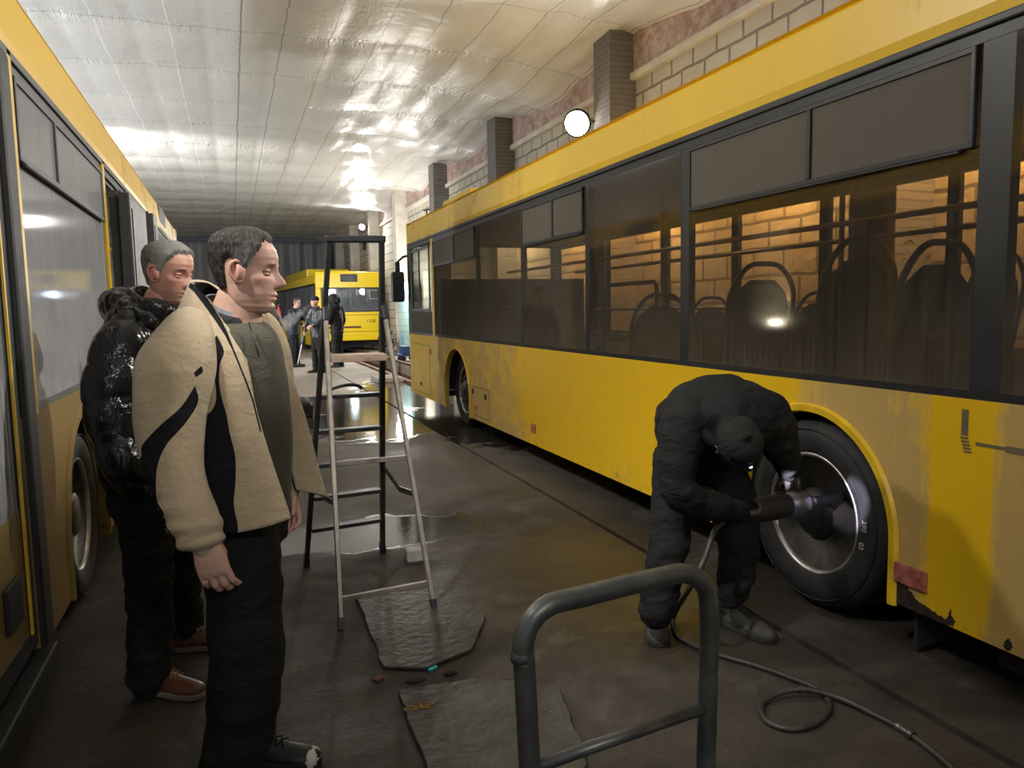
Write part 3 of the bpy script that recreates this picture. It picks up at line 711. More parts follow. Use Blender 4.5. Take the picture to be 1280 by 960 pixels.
# open middle door: dark leaves swung out along the side
for l0, l1, w0, z1 in ((11.05, 11.8, -.08, 2.4), (11.9, 12.6, -.08, 2.4)):
    f = MB(T2); f.box((w0 - .02, l0, .30), (w0 + .02, l1, .40)); f.box((w0 - .02, l0, z1 - .06), (w0 + .02, l1, z1)); f.box((w0 - .02, l0, .40), (w0 + .02, l0 + .07, z1 - .06)); f.box((w0 - .02, l1 - .07, .40), (w0 + .02, l1, z1 - .06))
    d = f.build('open_door', MT['rubber'], bus2, bevel=.008)
    MB(T2).box((w0 - .006, l0 + .07, .40), (w0 + .006, l1 - .07, z1 - .06)).build('door_glass', MT['black_frame'], d)
    MB(T2).bar((w0 + .02, l0 + .1, z1 - .1), (.05, l0 + .3, z1 - .05), .03, .03).build('hinge_arm', MT['steel_dark'], d)
for l0, l1, w0, z1 in ((5.84, 6.9, -.135, 2.33), (7.75, 8.15, -.12, 2.42)):      # pair of leaves folded outwards
    f = MB(T2); f.box((w0, l0, .30), (-.062, l1, z1)); d = f.build('open_door', MT['door_grey'], bus2, bevel=.012)
    MB(T2).box((-.058, l0 + .02, .30), (.0, l1 - .05, z1 - .03)).build('inner_leaf', MT['rubber'], d, bevel=.01)
    MB(T2).box((w0 - .006, l0 + .08, .45), (w0, l1 - .08, z1 - .1)).build('door_glass', MT['black_frame'], d)
    MB(T2).bar((-.06, l0 + .1, z1 + .01), (.05, l0 + .3, z1 + .03), .03, .03).build('hinge_arm', MT['steel_dark'], d)
strip(T2, .0, .05, 12.98, 13.05, BZ0, RZ, 'front_panel', MT['yel_trim'], bus2)
MB(T2).box((0, -.06, BZ0), (BW, 0, RZ)).build('rear_panel', MT['yel_trim'], bus2, bevel=.02)
MB(T2).box((0.05, 13.0, BZ0), (BW, 13.05, WZ0)).build('front_panel', MT['yel_trim'], bus2)
MB(T2).box((.05, 13.0, WZ0), (BW, 13.02, WZ1)).build('windscreen', MT['glass_left'], bus2)
MB(T2).box((0.05, 13.0, WZ1), (BW, 13.05, RZ)).build('front_header', MT['yel_trim'], bus2)
q = MB(T2)
q.box((.85, 2.5, RZ + .10), (1.75, 5.5, RZ + .38)); q.build('roof_shade_box', MT['yel_cove'], bus2, bevel=.06)  # unseen box added on the roof to shade the ceiling film
MB(T2).box((-.003, 10.0, RZ - .31), (.02, 10.9, RZ - .03)).build('cove_patch', MT['grey_frame'], bus2)
# ---- far buses
def far_bus(X0, Y0, rz, label, L=11.8):
    ars = [(3.3, .53, .46), (9.3, .53, .46)]
    pl = [(0, .1), (1.4, 1.47), (2.8, 2.87), (4.2, 4.27), (5.6, 5.67), (7, 7.07), (8.4, 8.47), (10, 10.1), (L - .1, L)]
    wn = [dict(l=(a[1], c[0])) for a, c in zip(pl[:-1], pl[1:])]
    b, T = make_bus('bus', label, X0, Y0, 1, L, MT['yel_far'], MT['yel_far'], wn, pl, ars, [(3.3, .06, .46, False), (9.3, .06, .46, False), (3.3, BW - .3, .46, False), (9.3, BW - .3, .46, False)], group=None, rz=rz, interior=True, pane=MT['glass_far'])
    q = MB(T); q.box((0, -.10, .42), (BW, 0, 1.46)); q.box((0, -.10, 2.34), (BW, 0, RZ + .10)); q.box((0, -.10, 1.46), (.20, 0, 2.34)); q.box((BW - .20, -.10, 1.46), (BW, 0, 2.34)); q.build('rear_panel', MT['yel_far'], b, bevel=.05)
    q = MB(T); q.box((.19, -.105, 1.45), (BW - .19, -.06, 1.50)); q.box((.19, -.105, 2.30), (BW - .19, -.06, 2.35)); q.box((.19, -.105, 1.5), (.24, -.06, 2.30)); q.box((BW - .24, -.105, 1.5), (BW - .19, -.06, 2.30)); q.build('rear_window_frame', MT['black_frame'], b)
    MB(T).box((.24, -.09, 1.5), (BW - .24, -.08, 2.30)).build('rear_window', MT['glass_far'], b)
    q = MB(T); q.box((.90, -.115, 2.55), (1.52, -.09, 2.83)); di = q.build('route_display', MT['black_frame'], b, bevel=.02)
    MB(T).box((.95, -.12, 2.59), (1.47, -.114, 2.79)).build('display_glass', MT['glass_far'], di)
    q = MB(T); q.box((.02, -.125, .40), (BW - .02, -.02, .70)); q.build('rear_bumper', MT['yel_far'], b, bevel=.03)
    q = MB(T); q.box((.30, -.105, .86), (1.6, -.098, .93)); q.build('vent_slot', MT['rust'], b)
    for z in (1.33, .715): MB(T).box((.03, -.104, z), (BW - .03, -.098, z + .015)).build('panel_seam', MT['rusthole'], b)
    for w in (.12, BW - .12):
        for z in (2.66, 2.78): MB(T).lathe([(-.012, .03), (.02, .03)], T(w, -.10, z), 'y', 12).build('marker_lamp', MT['red_lens'], b)
        for z in (1.06, 1.22): MB(T).lathe([(-.015, .05), (.02, .05)], T(w, -.10, z), 'y', 14).build('tail_lamp', MT['red_lens'], b)
    for w in (.30, 1.95): 
        q = MB(T); q.box((w, -.094, 1.92), (w + .34, -.088, 1.935)); q.box((w, -.094, 2.235), (w + .34, -.088, 2.25)); q.box((w, -.094, 1.92), (w + .015, -.088, 2.25)); q.box((w + .325, -.094, 1.92), (w + .34, -.088, 2.25)); q.build('sticker_outline', MT['column'], b)
    MB(T).box((.20, .15, .15), (BW - .20, .45, .42)).build('rear_axle_guard', MT['under'], b)
    q = MB(T); q.box((0, L, .3), (BW, L + .06, RZ)); q.build('front_panel', MT['yel_far'], b, bevel=.03)
    return b, T
bus3, T3 = far_bus(2.86, 28.4, 0.065, 'bright yellow bus showing its square rear end, parked deeper in the hall beyond the people')
cu = bpy.data.curves.new('num', 'FONT'); cu.body = '1238'; cu.size = .17; cu.extrude = .003; cu.align_x = 'CENTER'
to = bpy.data.objects.new('num', cu); COL.objects.link(to); dg = bpy.context.evaluated_depsgraph_get(); tme = bpy.data.meshes.new_from_object(to.evaluated_get(dg)); bpy.data.objects.remove(to)
tme.transform(WM[bus3.name] @ Matrix.Translation((1.98, -.105, 1.05)) @ Matrix.Rotation(PI / 2, 4, 'X'))
link('fleet_number', tme, MT['rust'], bus3)
MB(T3).box((.35, 4.0, RZ + .06), (2.1, 10.5, RZ + .42)).build('roof_fairing', MT['yel_far'], bus3, bevel=.06)
# ------------------------------------------------------------------ loose things
V = Vector
# stepladder
def lerp3(a, b, t): return V(a) + (V(b) - V(a)) * t
ld = root('stepladder', (.6, 4.05, 0), 'tall aluminium stepladder with dark rails standing open in the aisle', 'ladder')
fA, fB, fC, fD = V((.410, 3.54, 0)), V((.877, 3.60, 0)), V((.336, 4.53, 0)), V((.804, 4.61, 0))
jA, jB = at(407, 395, 3.93), at(481, 393, 4.00)
jC, jD = at(405.5, 395, 3.97), at(477.5, 393, 4.04)
tC = fC + (jC - fC) * ((at(412, 300, 3.8).z) / jC.z); tD = fD + (jD - fD) * ((at(477, 299, 3.85).z) / jD.z)
tC = at(411.5, 299, 3.86); tD = at(477, 299, 3.92)
for f, j, t in ((fC, jC, tC), (fD, jD, tD)):
    q = MB(); d = (j - f).normalized(); q.bar(f + d * .03, j, .026, .055, (0, 1, 0)); q.bar(j, t, .024, .05, (0, 1, 0))
    rl = q.build('rail', MT['steel_dark'], ld, bevel=.003, seg=1, label='dark grimy rail')
    q = MB(); q.bar(f, f + d * .06, .032, .06, (0, 1, 0)); q.build('foot', MT['plastic'], rl)
for f, j in ((fA, jA), (fB, jB)):
    q = MB(); d = (j - f).normalized(); q.bar(f + d * .04, j + d * .02, .022, .04, (0, 1, 0))
    lg = q.build('leg', MT['alu_worn'], ld, bevel=.003, seg=1, label='pale aluminium leg')
    q = MB(); q.bar(f, f + d * .055, .028, .046, (0, 1, 0)); q.build('foot', MT['plastic'], lg)
    q = MB(); q.bar(j - d * .03, j + d * .045, .03, .05, (0, 1, 0)); q.build('hinge', MT['plastic'], lg, bevel=.006)
def rail_pt(f, j, z): return lerp3(f, j, z / j.z)
for z in (.235, .435, .635, .835, 1.035):
    a, b = rail_pt(fC, jC, z), rail_pt(fD, jD, z)
    MB().bar(a + V((.012, 0, 0)), b - V((.012, 0, 0)), .075, .022).build('step', MT['steel_dark'], ld, bevel=.003, seg=1)
for z in (.13, .745):
    a, b = rail_pt(fA, jA, z), rail_pt(fB, jB, z)
    MB().bar(a + V((.010, 0, 0)), b - V((.010, 0, 0)), .02, .024).build('crossbar', MT['alu_worn'], ld, bevel=.002, seg=1)
a, b = rail_pt(fC, jC, 1.255), rail_pt(fD, jD, 1.255)
q = MB(); q.bar(a + V((.03, -.10, 0)), b + V((-.004, -.10, 0)), .20, .035); q.build('platform', MT['wood'], ld, bevel=.004, label='worn brown top step')
top = MB(); top.bar(tC + V((-.02, 0, 0)), tD + V((.02, 0, 0)), .05, .035); top.box(tuple(lerp3(tC, tD, .66) - V((.008, .012, .055))), tuple(lerp3(tC, tD, .66) + V((.008, .012, -.01))))
top.build('top_handle', MT['plastic'], ld, bevel=.008)
for f, j, t, g in ((fC, jC, .42, fA), (fD, jD, .42, fB)):
    a = rail_pt(f, j, .60); c = rail_pt(g, jA if g is fA else jB, .56); m_ = lerp3(a, c, .55) - V((0, 0, .05))
    q = MB(); q.bar(a, m_, .008, .03); q.bar(m_, c, .008, .03); q.build('stay', MT['steel_dark'], ld)
a, b = rail_pt(fC, jC, 1.05), rail_pt(fD, jD, 1.05)
pts = [lerp3(a, b, .12) + V((0, -.01, .012)), lerp3(a, b, .2) + V((0, -.01, .028)), lerp3(a, b, .42) + V((0, -.01, .045)), lerp3(a, b, .6) + V((0, -.01, .04)), lerp3(a, b, .68) + V((0, -.01, .02))]
MB().tube([tuple(p) for p in spline([tuple(p) for p in pts], 5)], .009, 8).build('carry_strap', MT['rubber'], ld, smooth=True)
# hand truck in the foreground: bent tubular handle
zl, zr = 1.26, 1.46
PL = lambda x, y: at(x, y, zl); PR = lambda x, y: at(x, y, zr)
Lp = at(655, 815, zl); Rp = at(886, 815, zr); ux = V((Rp.x - Lp.x, Rp.y - Lp.y, 0)); wdt = ux.length; ux.normalize()
uy = V((-ux.y, ux.x, 0))                                   # away from the camera
ht = root('hand_truck', (Lp.x + ux.x * wdt / 2, Lp.y + ux.y * wdt / 2, 0), 'grimy grey tubular hand truck handle rising at the bottom edge', 'hand truck')
def HP(s, z, d=0.0): return V((Lp.x, Lp.y, 0)) + ux * (s * wdt) + uy * d + V((0, 0, z))
zt = (at(690, 757, 1.285).z + at(830, 711, 1.42).z) / 2
path = [HP(.07, .14, -.0), HP(.06, .3), HP(.03, .6), HP(.0, Lp.z - .02), HP(-.012, zt - .085), HP(.02, zt - .03), HP(.12, zt - .002), HP(.3, zt), HP(.7, zt + .002), HP(.86, zt - .003), HP(.97, zt - .035), HP(1.0, zt - .095), HP(1.0, Rp.z - .02), HP(.985, .6), HP(.955, .3), HP(.945, .14)]
MB().tube([tuple(p) for p in spline([tuple(p) for p in path], 6)], .0185, 16).build('handle', MT['steel_grey'], ht, smooth=True)
zc_ = at(880, 889, 1.455).z
q = MB(); q.tube([HP(.0, zc_ - .0), HP(1.0, zc_)], .0115, 12); q.build('crossbar', MT['steel_grey'], ht, smooth=True)
q = MB(); q.tube([HP(.03, zc_ - .27), HP(.98, zc_ - .27)], .0115, 12); q.build('crossbar', MT['steel_grey'], ht, smooth=True)
for s in (.045, .96): MB().tube([HP(s, zc_ + .02 if s < .5 else .52, .012), HP(s, .2, .27)], .009, 10).build('brace', MT['steel_grey'], ht, smooth=True)
q = MB()
c0 = [HP(.0, .14), HP(1, .14), HP(1, .14, -.2), HP(0, .14, -.2)]
q.bar(HP(.5, .15, -.10) - ux * .22, HP(.5, .15, -.10) + ux * .22, .24, .008); q.build('toe_plate', MT['steel_dark'], ht)
MB().tube([HP(-.25, .12, .27), HP(1.25, .12, .27)], .01, 8).build('axle', MT['steel_dark'], ht, smooth=True)
q = MB(); q.bar(HP(.045, .19, .27), HP(.045, .12, .0), .02, .02); q.bar(HP(.96, .19, .27), HP(.96, .12, .0), .02, .02); q.build('lower_frame', MT['steel_dark'], ht)
for s in (-.17, 1.17):
    c = HP(s, .12, .27); q = MB(); rs = []
    for o_, r_ in ((-.025, .07), (-.03, .10), (-.02, .118), (.02, .118), (.03, .10), (.025, .07)):
        rs.append([c + ux * o_ + uy * (r_ * math.cos(2*PI*k/28)) + V((0, 0, r_ * math.sin(2*PI*k/28))) for k in range(28)])
    q.rings(rs); q.build('wheel', MT['tyre'], ht, smooth=True)
# air hose on the floor, with its coupling
HZ = .012
def fp(x, y, z=HZ): return on_floor(x, y, z)
hp = [at(905, 652, 3.19), at(893, 664, 3.14), at(880, 700, 3.10), at(862, 735, 3.12), fp(843, 768, .04), fp(842, 785), fp(850, 797), fp(866, 806), fp(900, 819), fp(945, 832), fp(985, 846), fp(1022, 862), fp(1037, 884), fp(1018, 905), fp(985, 911), fp(957, 900), fp(953, 880), fp(975, 866, .030), fp(1008, 862, .038), fp(1050, 873, .022), fp(1092, 893), fp(1130, 913), fp(1172, 944), fp(1215, 985), fp(1300, 1080)]
o = MB().tube([tuple(p) for p in spline([tuple(p) for p in hp], 7)], .0115, 10).build('air_hose', simple('hose_rubber', (.030, .027, .023), .5, var=.4), smooth=True)
tag(o, 'dark rubber air hose looped on the floor beside the rear wheel of the right bus', 'hose')
a, b = fp(1122, 908), fp(1142, 921); d = (b - a).normalized()
q = MB(); q.tube([a, a + d * .018, a + d * .02, b - d * .02, b - d * .018, b], [.016, .016, .012, .012, .017, .017], 12); q.build('coupling', MT['rim'], o, smooth=False)
a = fp(1003, 861, .036); q = MB(); q.tube([a - V((.02, 0, 0)), a + V((.02, 0, 0))], .0145, 12); q.build('tape_wrap', MT['rubber'], o)
# impact wrench held by the mechanic
wa, wb = at(922, 641, 3.34), at(1054, 621, 3.56)
wd = (wb - wa); wl = wd.length; wd.normalize()
iw = root('impact_wrench', wa, 'grey air impact wrench with long socket held against the rear wheel hub', 'impact wrench')
def WP(t): return wa + wd * (t * wl)
MB().tube([WP(0), WP(.01), WP(.04), WP(.42), WP(.44)], [.030, .050, .056, .058, .054], 20).build('motor_housing', simple('wrench_black', (.022, .022, .024), .5), iw, smooth=True)
MB().tube([WP(.44), WP(.445), WP(.60), WP(.65), WP(.66)], [.052, .060, .058, .040, .026], 20).build('hammer_case', simple('wrench_grey', (.20, .20, .24), .38, .6, var=.25), iw, smooth=True)
MB().tube([WP(.655), WP(.70), WP(.705), WP(1.0)], [.028, .028, .021, .021], 16).build('socket_bar', simple('socket_steel', (.34, .33, .42), .3, .8, var=.15), iw, smooth=True)
q = MB(); q.tube([WP(.12) - V((0, 0, .04)), WP(.06) - V((0, 0, .13)), WP(.04) - V((0, 0, .16))], [.021, .020, .018], 12); q.build('grip', MT['plastic'], iw, smooth=True)
q = MB(); q.tube([WP(.55) + V((0, 0, .05)), WP(.55) + V((0, 0, .12))], [.014, .013], 12); q.build('side_grip', MT['rim'], iw, smooth=True)
# two grimy plates lying on the floor
def plate(px, th, label):
    q = MB(); P = [on_floor(x, y, 0) for (x, y) in px]
    pts = []
    n = len(P)
    for i in range(n):
        a, b = P[i], P[(i+1) % n]
        for k in range(10):
            p = a + (b - a) * (k / 10); j = noise.noise((p.x * 9, p.y * 9, th * 30)) * .018
            pts.append((p.x + j, p.y + j * .7))
    q.prism(pts, .001, th, 'z')
    o = q.build('floor_plate', MT['plate'], bevel=.004, seg=1); tag(o, label, 'plate'); return o
plate([(446, 748), (548, 738), (608, 772), (590, 815), (535, 838), (478, 838)], .016, 'dark grimy plate on the floor just in front of the stepladder')
plate([(497, 868), (590, 852), (700, 862), (735, 960), (700, 1040), (545, 1010), (520, 930)], .018, 'dark grimy plate on the floor beside the hand truck with an ochre smear')
q = MB(); rnd = random.Random(4)
for i in range(26):
    p = on_floor(524 + rnd.gauss(0, 9), 883 + rnd.gauss(0, 3), .018); q.ball((p.x, p.y, p.z + .0015), (rnd.uniform(.003, .011), rnd.uniform(.003, .009), .002), 7, 4)
o = q.build('ochre_crumbs', simple('ochre_dirt', (.33, .17, .035), .9)); tag(o, 'small smear of ochre crumbs on the floor plate nearest the camera', 'dirt', kind='stuff')
p = on_floor(541, 837, 0); q = MB(); q.bar(p + V((-.020, -.012, .006)), p + V((.020, .010, .006)), .016, .010)
o = q.build('plastic_chip', simple('turquoise_plastic', (.02, .62, .60), .4), bevel=.003); tag(o, 'tiny bright turquoise plastic chip on the floor between the two plates', 'chip')
p = on_floor(518, 700, 0); q = MB(); q.box((p.x - .05, p.y - .045, .001), (p.x + .05, p.y + .045, .075)); o = q.build('concrete_block', MT['concrete'], bevel=.008); tag(o, 'small grey concrete cube on the floor behind the right ladder leg', 'block')
q = MB(); a = on_floor(472, 852, 0); b = on_floor(446, 760, 0); q.bar(a + V((-.012, 0, .006)), a + V((.02, .02, .006)), .03, .011); o = q.build('metal_scrap', MT['rust'], bevel=.002); tag(o, 'small rusty metal scrap at the near corner of the plate by the ladder', 'scrap')
for (x, y, s, lab) in ((563, 843, .03, 'dark crumb of dirt right of the turquoise chip'), (520, 862, .045, 'dark lump of dirt at the far edge of the nearest plate'), (632, 853, .03, 'flat dark clod left of the hand truck handle')):
    p = on_floor(x, y, 0); q = MB(); q.ball((p.x, p.y, s * .18 + (.03 if y > 850 and x < 600 else .0)), (s, s * .6, s * .2), 10, 6); o = q.build('dirt_clod', MT['under'], smooth=True); tag(o, lab, 'dirt')
# things deeper in the hall
o = MB().box((5.08, 23.1, .02), (5.14, 24.55, 2.35)).build('tiled_panel', block_mat('turquoise_tiles', .3, .2, .012, (.36, .60, .63), (.32, .55, .58), (.16, .30, .32), bump=.2, rough=.3)); tag(o, 'pale turquoise tiled panel on the wall beyond the front of the right bus', 'panel')
ct = root('trolley', (4.75, 21.9, 0), 'small blue trolley in front of the turquoise panel', 'trolley')
q = MB(); q.box((4.5, 21.6, .16), (5.0, 22.2, .22)); q.box((4.55, 21.65, .22), (4.95, 22.1, .45)); q.build('deck', simple('blue_paint', (.05, .10, .28), .4), ct, bevel=.02)
q = MB(); q.tube([(4.98, 21.65, .2), (5.02, 21.65, .95), (5.02, 22.15, .95), (4.98, 22.15, .2)], .018, 8); q.build('push_bar', MT['steel_dark'], ct, smooth=True)
for x in (4.58, 4.92):
    for y in (21.68, 22.12): MB().lathe([(-.03, .04), (-.03, .08), (.03, .08), (.03, .04)], (x, y, .08), 'y', 16).build('wheel', MT['rubber'], ct)
sh = MB(); rnd = random.Random(2)
for i in range(60):
    x, y = rnd.uniform(4.65, 5.0), rnd.uniform(24.75, 25.7); h = rnd.uniform(0, 1.0) ** 1.3 * .75
    sh.ball((x, y, .05 + h), (rnd.uniform(.05, .12), rnd.uniform(.06, .14), rnd.uniform(.04, .1)), 8, 5, Matrix.Rotation(rnd.uniform(0, 3), 3, 'Y'))
o = sh.build('scrap_heap', simple('scrap_metal', (.10, .095, .09), .6, .4, var=.7, scale=18)); tag(o, 'heap of grey scrap parts against the wall left of the turquoise panel', 'scrap', kind='stuff')
bx = root('tool_crate', (.28, 8.55, 0), 'low dark crate with a grey bundle standing in the aisle behind the man in fleece', 'crate')
p = on_floor(376, 520, 0)
bx.location = (p.x, p.y, 0); WM[bx.name] = Matrix.Translation((p.x, p.y, 0))
q = MB(); q.box((p.x - .35, p.y - .2, .012), (p.x + .16, p.y + .2, .035)); q.box((p.x - .35, p.y - .2, .035), (p.x - .33, p.y + .2, .17)); q.box((p.x + .14, p.y - .2, .035), (p.x + .16, p.y + .2, .17)); q.box((p.x - .33, p.y - .2, .035), (p.x + .14, p.y - .18, .17)); q.box((p.x - .33, p.y + .18, .035), (p.x + .14, p.y + .2, .17)); q.build('crate_body', MT['steel_dark'], bx)
q = MB(); q.ball((p.x + .02, p.y, .20), (.10, .14, .09), 14, 9); q.build('bundle', simple('grey_cloth', (.20, .23, .28), .8), bx, smooth=True)
k = MB(); a, b = on_floor(566, 478, 0), on_floor(502, 466, 0)
k.box((2.75, 15.6, .0), (3.3, 16.5, .10)); o = k.build('kerb_block', MT['concrete'], bevel=.02); tag(o, 'pale concrete kerb block beside the pit, left of the front of the right bus', 'kerb')


p = on_floor(351, 449, 0); q = MB(); q.lathe([(.0, .001), (.0, .075), (1.45, .075), (1.55, .055), (1.60, .03), (1.68, .03), (1.68, .001)], (p.x, p.y, .002), 'z', 18)
gc = q.build('gas_cylinder', simple('red_enamel', (.42, .03, .045), .4), smooth=True); tag(gc, 'slim red gas cylinder standing beside the far bus, left of the person in navy', 'gas cylinder')
MB().lathe([(.0, .001), (.0, .04), (.06, .04), (.06, .001)], (p.x, p.y, 1.683), 'z', 12).build('valve_cap', MT['steel_dark'], gc)
# ------------------------------------------------------------------ people
def skin_mat(name, col=(.64, .39, .30)):
    t = NT(name); o = t.coords(); a = t.n('Attribute', attribute_name='tone'); r, g, b = t.n('SeparateColor', ins={0: a.outputs[0]}).outputs[:3]
    n1 = t.noise(o, 60, 4)
    c = t.mix(t.ramp(n1, [(.3, 0), (.7, 1)]), tuple(k * .9 for k in col), tuple(min(1, k * 1.06) for k in col))
    c = t.mix(t.math('MULTIPLY', r, .75), c, (.55, .15, .12))
    c = t.mix(t.math('MULTIPLY', g, .55), c, (.17, .11, .085))
    c = t.mix(t.math('MULTIPLY', b, .95), c, (.03, .02, .016))
    return t.done(t.principled(Base_Color=c, Roughness=.48, Subsurface_Weight=.08, Subsurface_Scale=.02, Subsurface_Radius=(1, .3, .2), Normal=t.bump(n1, .12, .003)))
def hair_mat(name, dark, grey):
    t = NT(name); o = t.coords(); a = t.n('Attribute', attribute_name='tone'); r = t.n('SeparateColor', ins={0: a.outputs[0]}).outputs[0]
    n1 = t.noise(t.mapping(o, (90, 90, 30)), 2.0, 4, .6)
    f = t.math('ADD', r, t.math('MULTIPLY', t.math('SUBTRACT', n1, .5), .7), clamp=True)
    return t.done(t.principled(Base_Color=t.mix(f, dark, grey), Roughness=.62, Specular_IOR_Level=.25, Normal=t.bump(n1, .7, .006)))
MT['skin'] = skin_mat('skin'); MT['skin2'] = skin_mat('skin_ruddy', (.62, .33, .25)); MT['glove'] = simple('worn_glove', (.10, .085, .085), .8, var=.5, scale=40, bump=.2)
MT['hair1'] = hair_mat('brown_hair', (.016, .011, .008), (.30, .29, .27)); MT['hair2'] = hair_mat('greying_hair', (.045, .038, .03), (.36, .35, .33))
MT['eye_white'] = simple('eye_white', (.34, .29, .27), .25, var=.05); MT['iris'] = simple('iris', (.03, .025, .02), .15)
def interp(tab, z, k):
    zs = [r[0] for r in tab]
    return float(np.interp(z, zs, [r[k] for r in tab]))
HEAD = [(-.120, .050, .010, .024), (-.112, .068, -.018, .043), (-.098, .077, -.034, .053), (-.080, .078, -.048, .060), (-.062, .082, -.060, .064), (-.042, .083, -.068, .066), (-.02, .083, -.078, .070), (.0, .078, -.087, .072), (.02, .084, -.095, .0735), (.045, .089, -.100, .0755), (.07, .082, -.098, .074), (.09, .068, -.088, .066), (.105, .048, -.068, .052), (.115, .024, -.042, .034), (.120, .004, -.014, .012)]
def head_pt(z, a, extra=0.0):
    xf, xb, w = (interp(HEAD, z, k) for k in (1, 2, 3))
    xm = -.005 if z > -.09 else (xf + xb) / 2 * (-.09 - z) / .03 + -.005 * (1 - (-.09 - z) / .03)
    ca, sa = math.cos(a), math.sin(a); e = .88
    cx = math.copysign(abs(ca) ** e, ca); sy = math.copysign(abs(sa) ** e, sa)
    x = xm + (xf - xm if ca > 0 else xm - xb) * cx; y = w * sy
    if ca > 0:                                   # face relief
        # narrower towards the front below the cheek bones
        y *= 1 - .16 * max(0, ca) * (1 if z < .02 else max(0, 1 - (z - .02) / .06))
        nz = 0
        if -.047 < z <= .022: nz = np.interp(z, [-.047, -.040, -.030, -.018, .0, .022], [0, .018, .030, .026, .015, .003])
        sg = np.interp(z, [-.045, -.03, -.01, .02], [.0135, .0125, .0085, .0075])
        x += nz * math.exp(-(y / sg) ** 2)
        if -.045 < z < -.02: x += .006 * math.exp(-((abs(y) - .014) / .006) ** 2) * math.exp(-((z + .034) / .008) ** 2)
        x -= .013 * math.exp(-((abs(y) - .031) / .015) ** 2 - ((z - .004) / .010) ** 2)
        x += .006 * math.exp(-((abs(y) - .026) / .022) ** 2 - ((z - .024) / .008) ** 2)
        x += .007 * math.exp(-(y / .022) ** 2) * (math.exp(-((z + .062) / .005) ** 2) + math.exp(-((z + .075) / .006) ** 2))
        x -= .004 * math.exp(-(y / .024) ** 2 - ((z + .0685) / .003) ** 2)
        x -= .004 * math.exp(-(y / .018) ** 2 - ((z + .087) / .005) ** 2)
        x += .004 * math.exp(-(y / .018) ** 2 - ((z + .100) / .010) ** 2)
        y += math.copysign(.004, y) * math.exp(-((z + .015) / .018) ** 2) * math.exp(-((a if a < PI else 2*PI - a) - .95) ** 2 / .12)
    p = V((x, y, z))
    if extra: p += V((p.x + .005, p.y, p.z * .9 + .02)).normalized() * extra
    return p
def frame(fwd, up, o, s):
    f = V(fwd).normalized(); u = V(up); l = u.cross(f).normalized(); u = f.cross(l).normalized()
    M_ = Matrix(((f.x, l.x, u.x, 0), (f.y, l.y, u.y, 0), (f.z, l.z, u.z, 0), (0, 0, 0, 1)))
    return Matrix.Translation(o) @ M_ @ Matrix.Scale(s, 4)
def tone_layer(bm):
    return bm.verts.layers.float_color.get('tone') or bm.verts.layers.float_color.new('tone')
def add_head(mb, Fm, stub=.5, nz=90, na=112, brow=1):
    lay = tone_layer(mb.bm); rows = []
    zs = [-.120 + .240 * (.5 - .5 * math.cos(PI * (i + .5) / nz)) * .6 + .240 * (i + .5) / nz * .4 for i in range(nz)]
    for z in zs:
        row = []
        for k in range(na):
            a0 = 2 * PI * k / na; a = a0 - .30 * math.sin(a0)      # denser at the face
            p = head_pt(z, a); v = mb.bm.verts.new(Fm @ p)
            r = math.exp(-(p.y / .026) ** 2) * math.exp(-((z + .068) / .0085) ** 2) if p.x > .05 else 0
            r = max(r, .35 * math.exp(-((abs(p.y) - .045) / .02) ** 2 - ((z + .025) / .02) ** 2) if p.x > 0 else 0, .4 * math.exp(-(p.y / .016) ** 2 - ((z + .03) / .014) ** 2) if p.x > .09 else 0)
            g = stub * (1 if (z < -.045 and p.x > -.02) else 0) * min(1, max(0, (-.040 - z) / .025)) * (1 - r)
            b = brow * math.exp(-((abs(p.y) - .030) / .014) ** 4 - ((z - .0235 - .002 * (abs(p.y) < .03)) / .0045) ** 2) if p.x > .04 else 0
            b = max(b, .6 * math.exp(-((abs(p.y) - .031) / .012) ** 4 - ((z - .0065) / .0022) ** 2) if p.x > .04 else 0)
            v[lay] = (r, g, b, 1); row.append(v)
        rows.append(row)
    for i in range(nz - 1):
        for k in range(na):
            mb.face([rows[i][k], rows[i][(k+1) % na], rows[i+1][(k+1) % na], rows[i+1][k]], True)
    mb.face(rows[0][::-1]); mb.face(rows[-1], True)
    for s in (-1, 1):                                  # ears
        E = lambda x, y, z: V(Fm @ V((x, s * y, z)))
        n0 = len(mb.bm.verts)
        mb.tube([E(*p) for p in spline([(.006, .071, .014), (.002, .080, .025), (-.012, .086, .029), (-.025, .087, .017), (-.026, .085, -.002), (-.016, .080, -.021), (-.002, .074, -.029), (.004, .070, -.022)], 5)], [.004 + .002 * math.sin(PI * i / 35) for i in range(36)], 8)
        mb.tube([E(*p) for p in spline([(.002, .072, .012), (-.010, .079, .021), (-.019, .081, .006), (-.014, .079, -.012), (.0, .073, -.020)], 4)], .0042, 7)
        mb.tube([E(.002, .066, .0), E(-.010, .079, .0), E(-.013, .0815, .0)], [(.026 * Fm.median_scale, .018 * Fm.median_scale)] * 2 + [(.022 * Fm.median_scale, .014 * Fm.median_scale)], 14, view=(Fm.to_3x3() @ V((1, 0, 0))))
        mb.bm.verts.ensure_lookup_table()
        for v in list(mb.bm.verts)[n0:]: v[lay] = (.30, 0, 0, 1)
        n0 = len(mb.bm.verts)                          # eyelids
        sc_ = Fm.median_scale; R3 = (Fm.to_3x3() * (1 / sc_))
        mb.ball(E(.0635, .031, .0074), (.0115 * sc_, .0150 * sc_, .0068 * sc_), 14, 9, R3); mb.ball(E(.0628, .031, -.0030), (.0115 * sc_, .0145 * sc_, .0062 * sc_), 14, 9, R3)
        mb.bm.verts.ensure_lookup_table()
        for v in list(mb.bm.verts)[n0:]: v[lay] = (.12, .1, 0, 1)
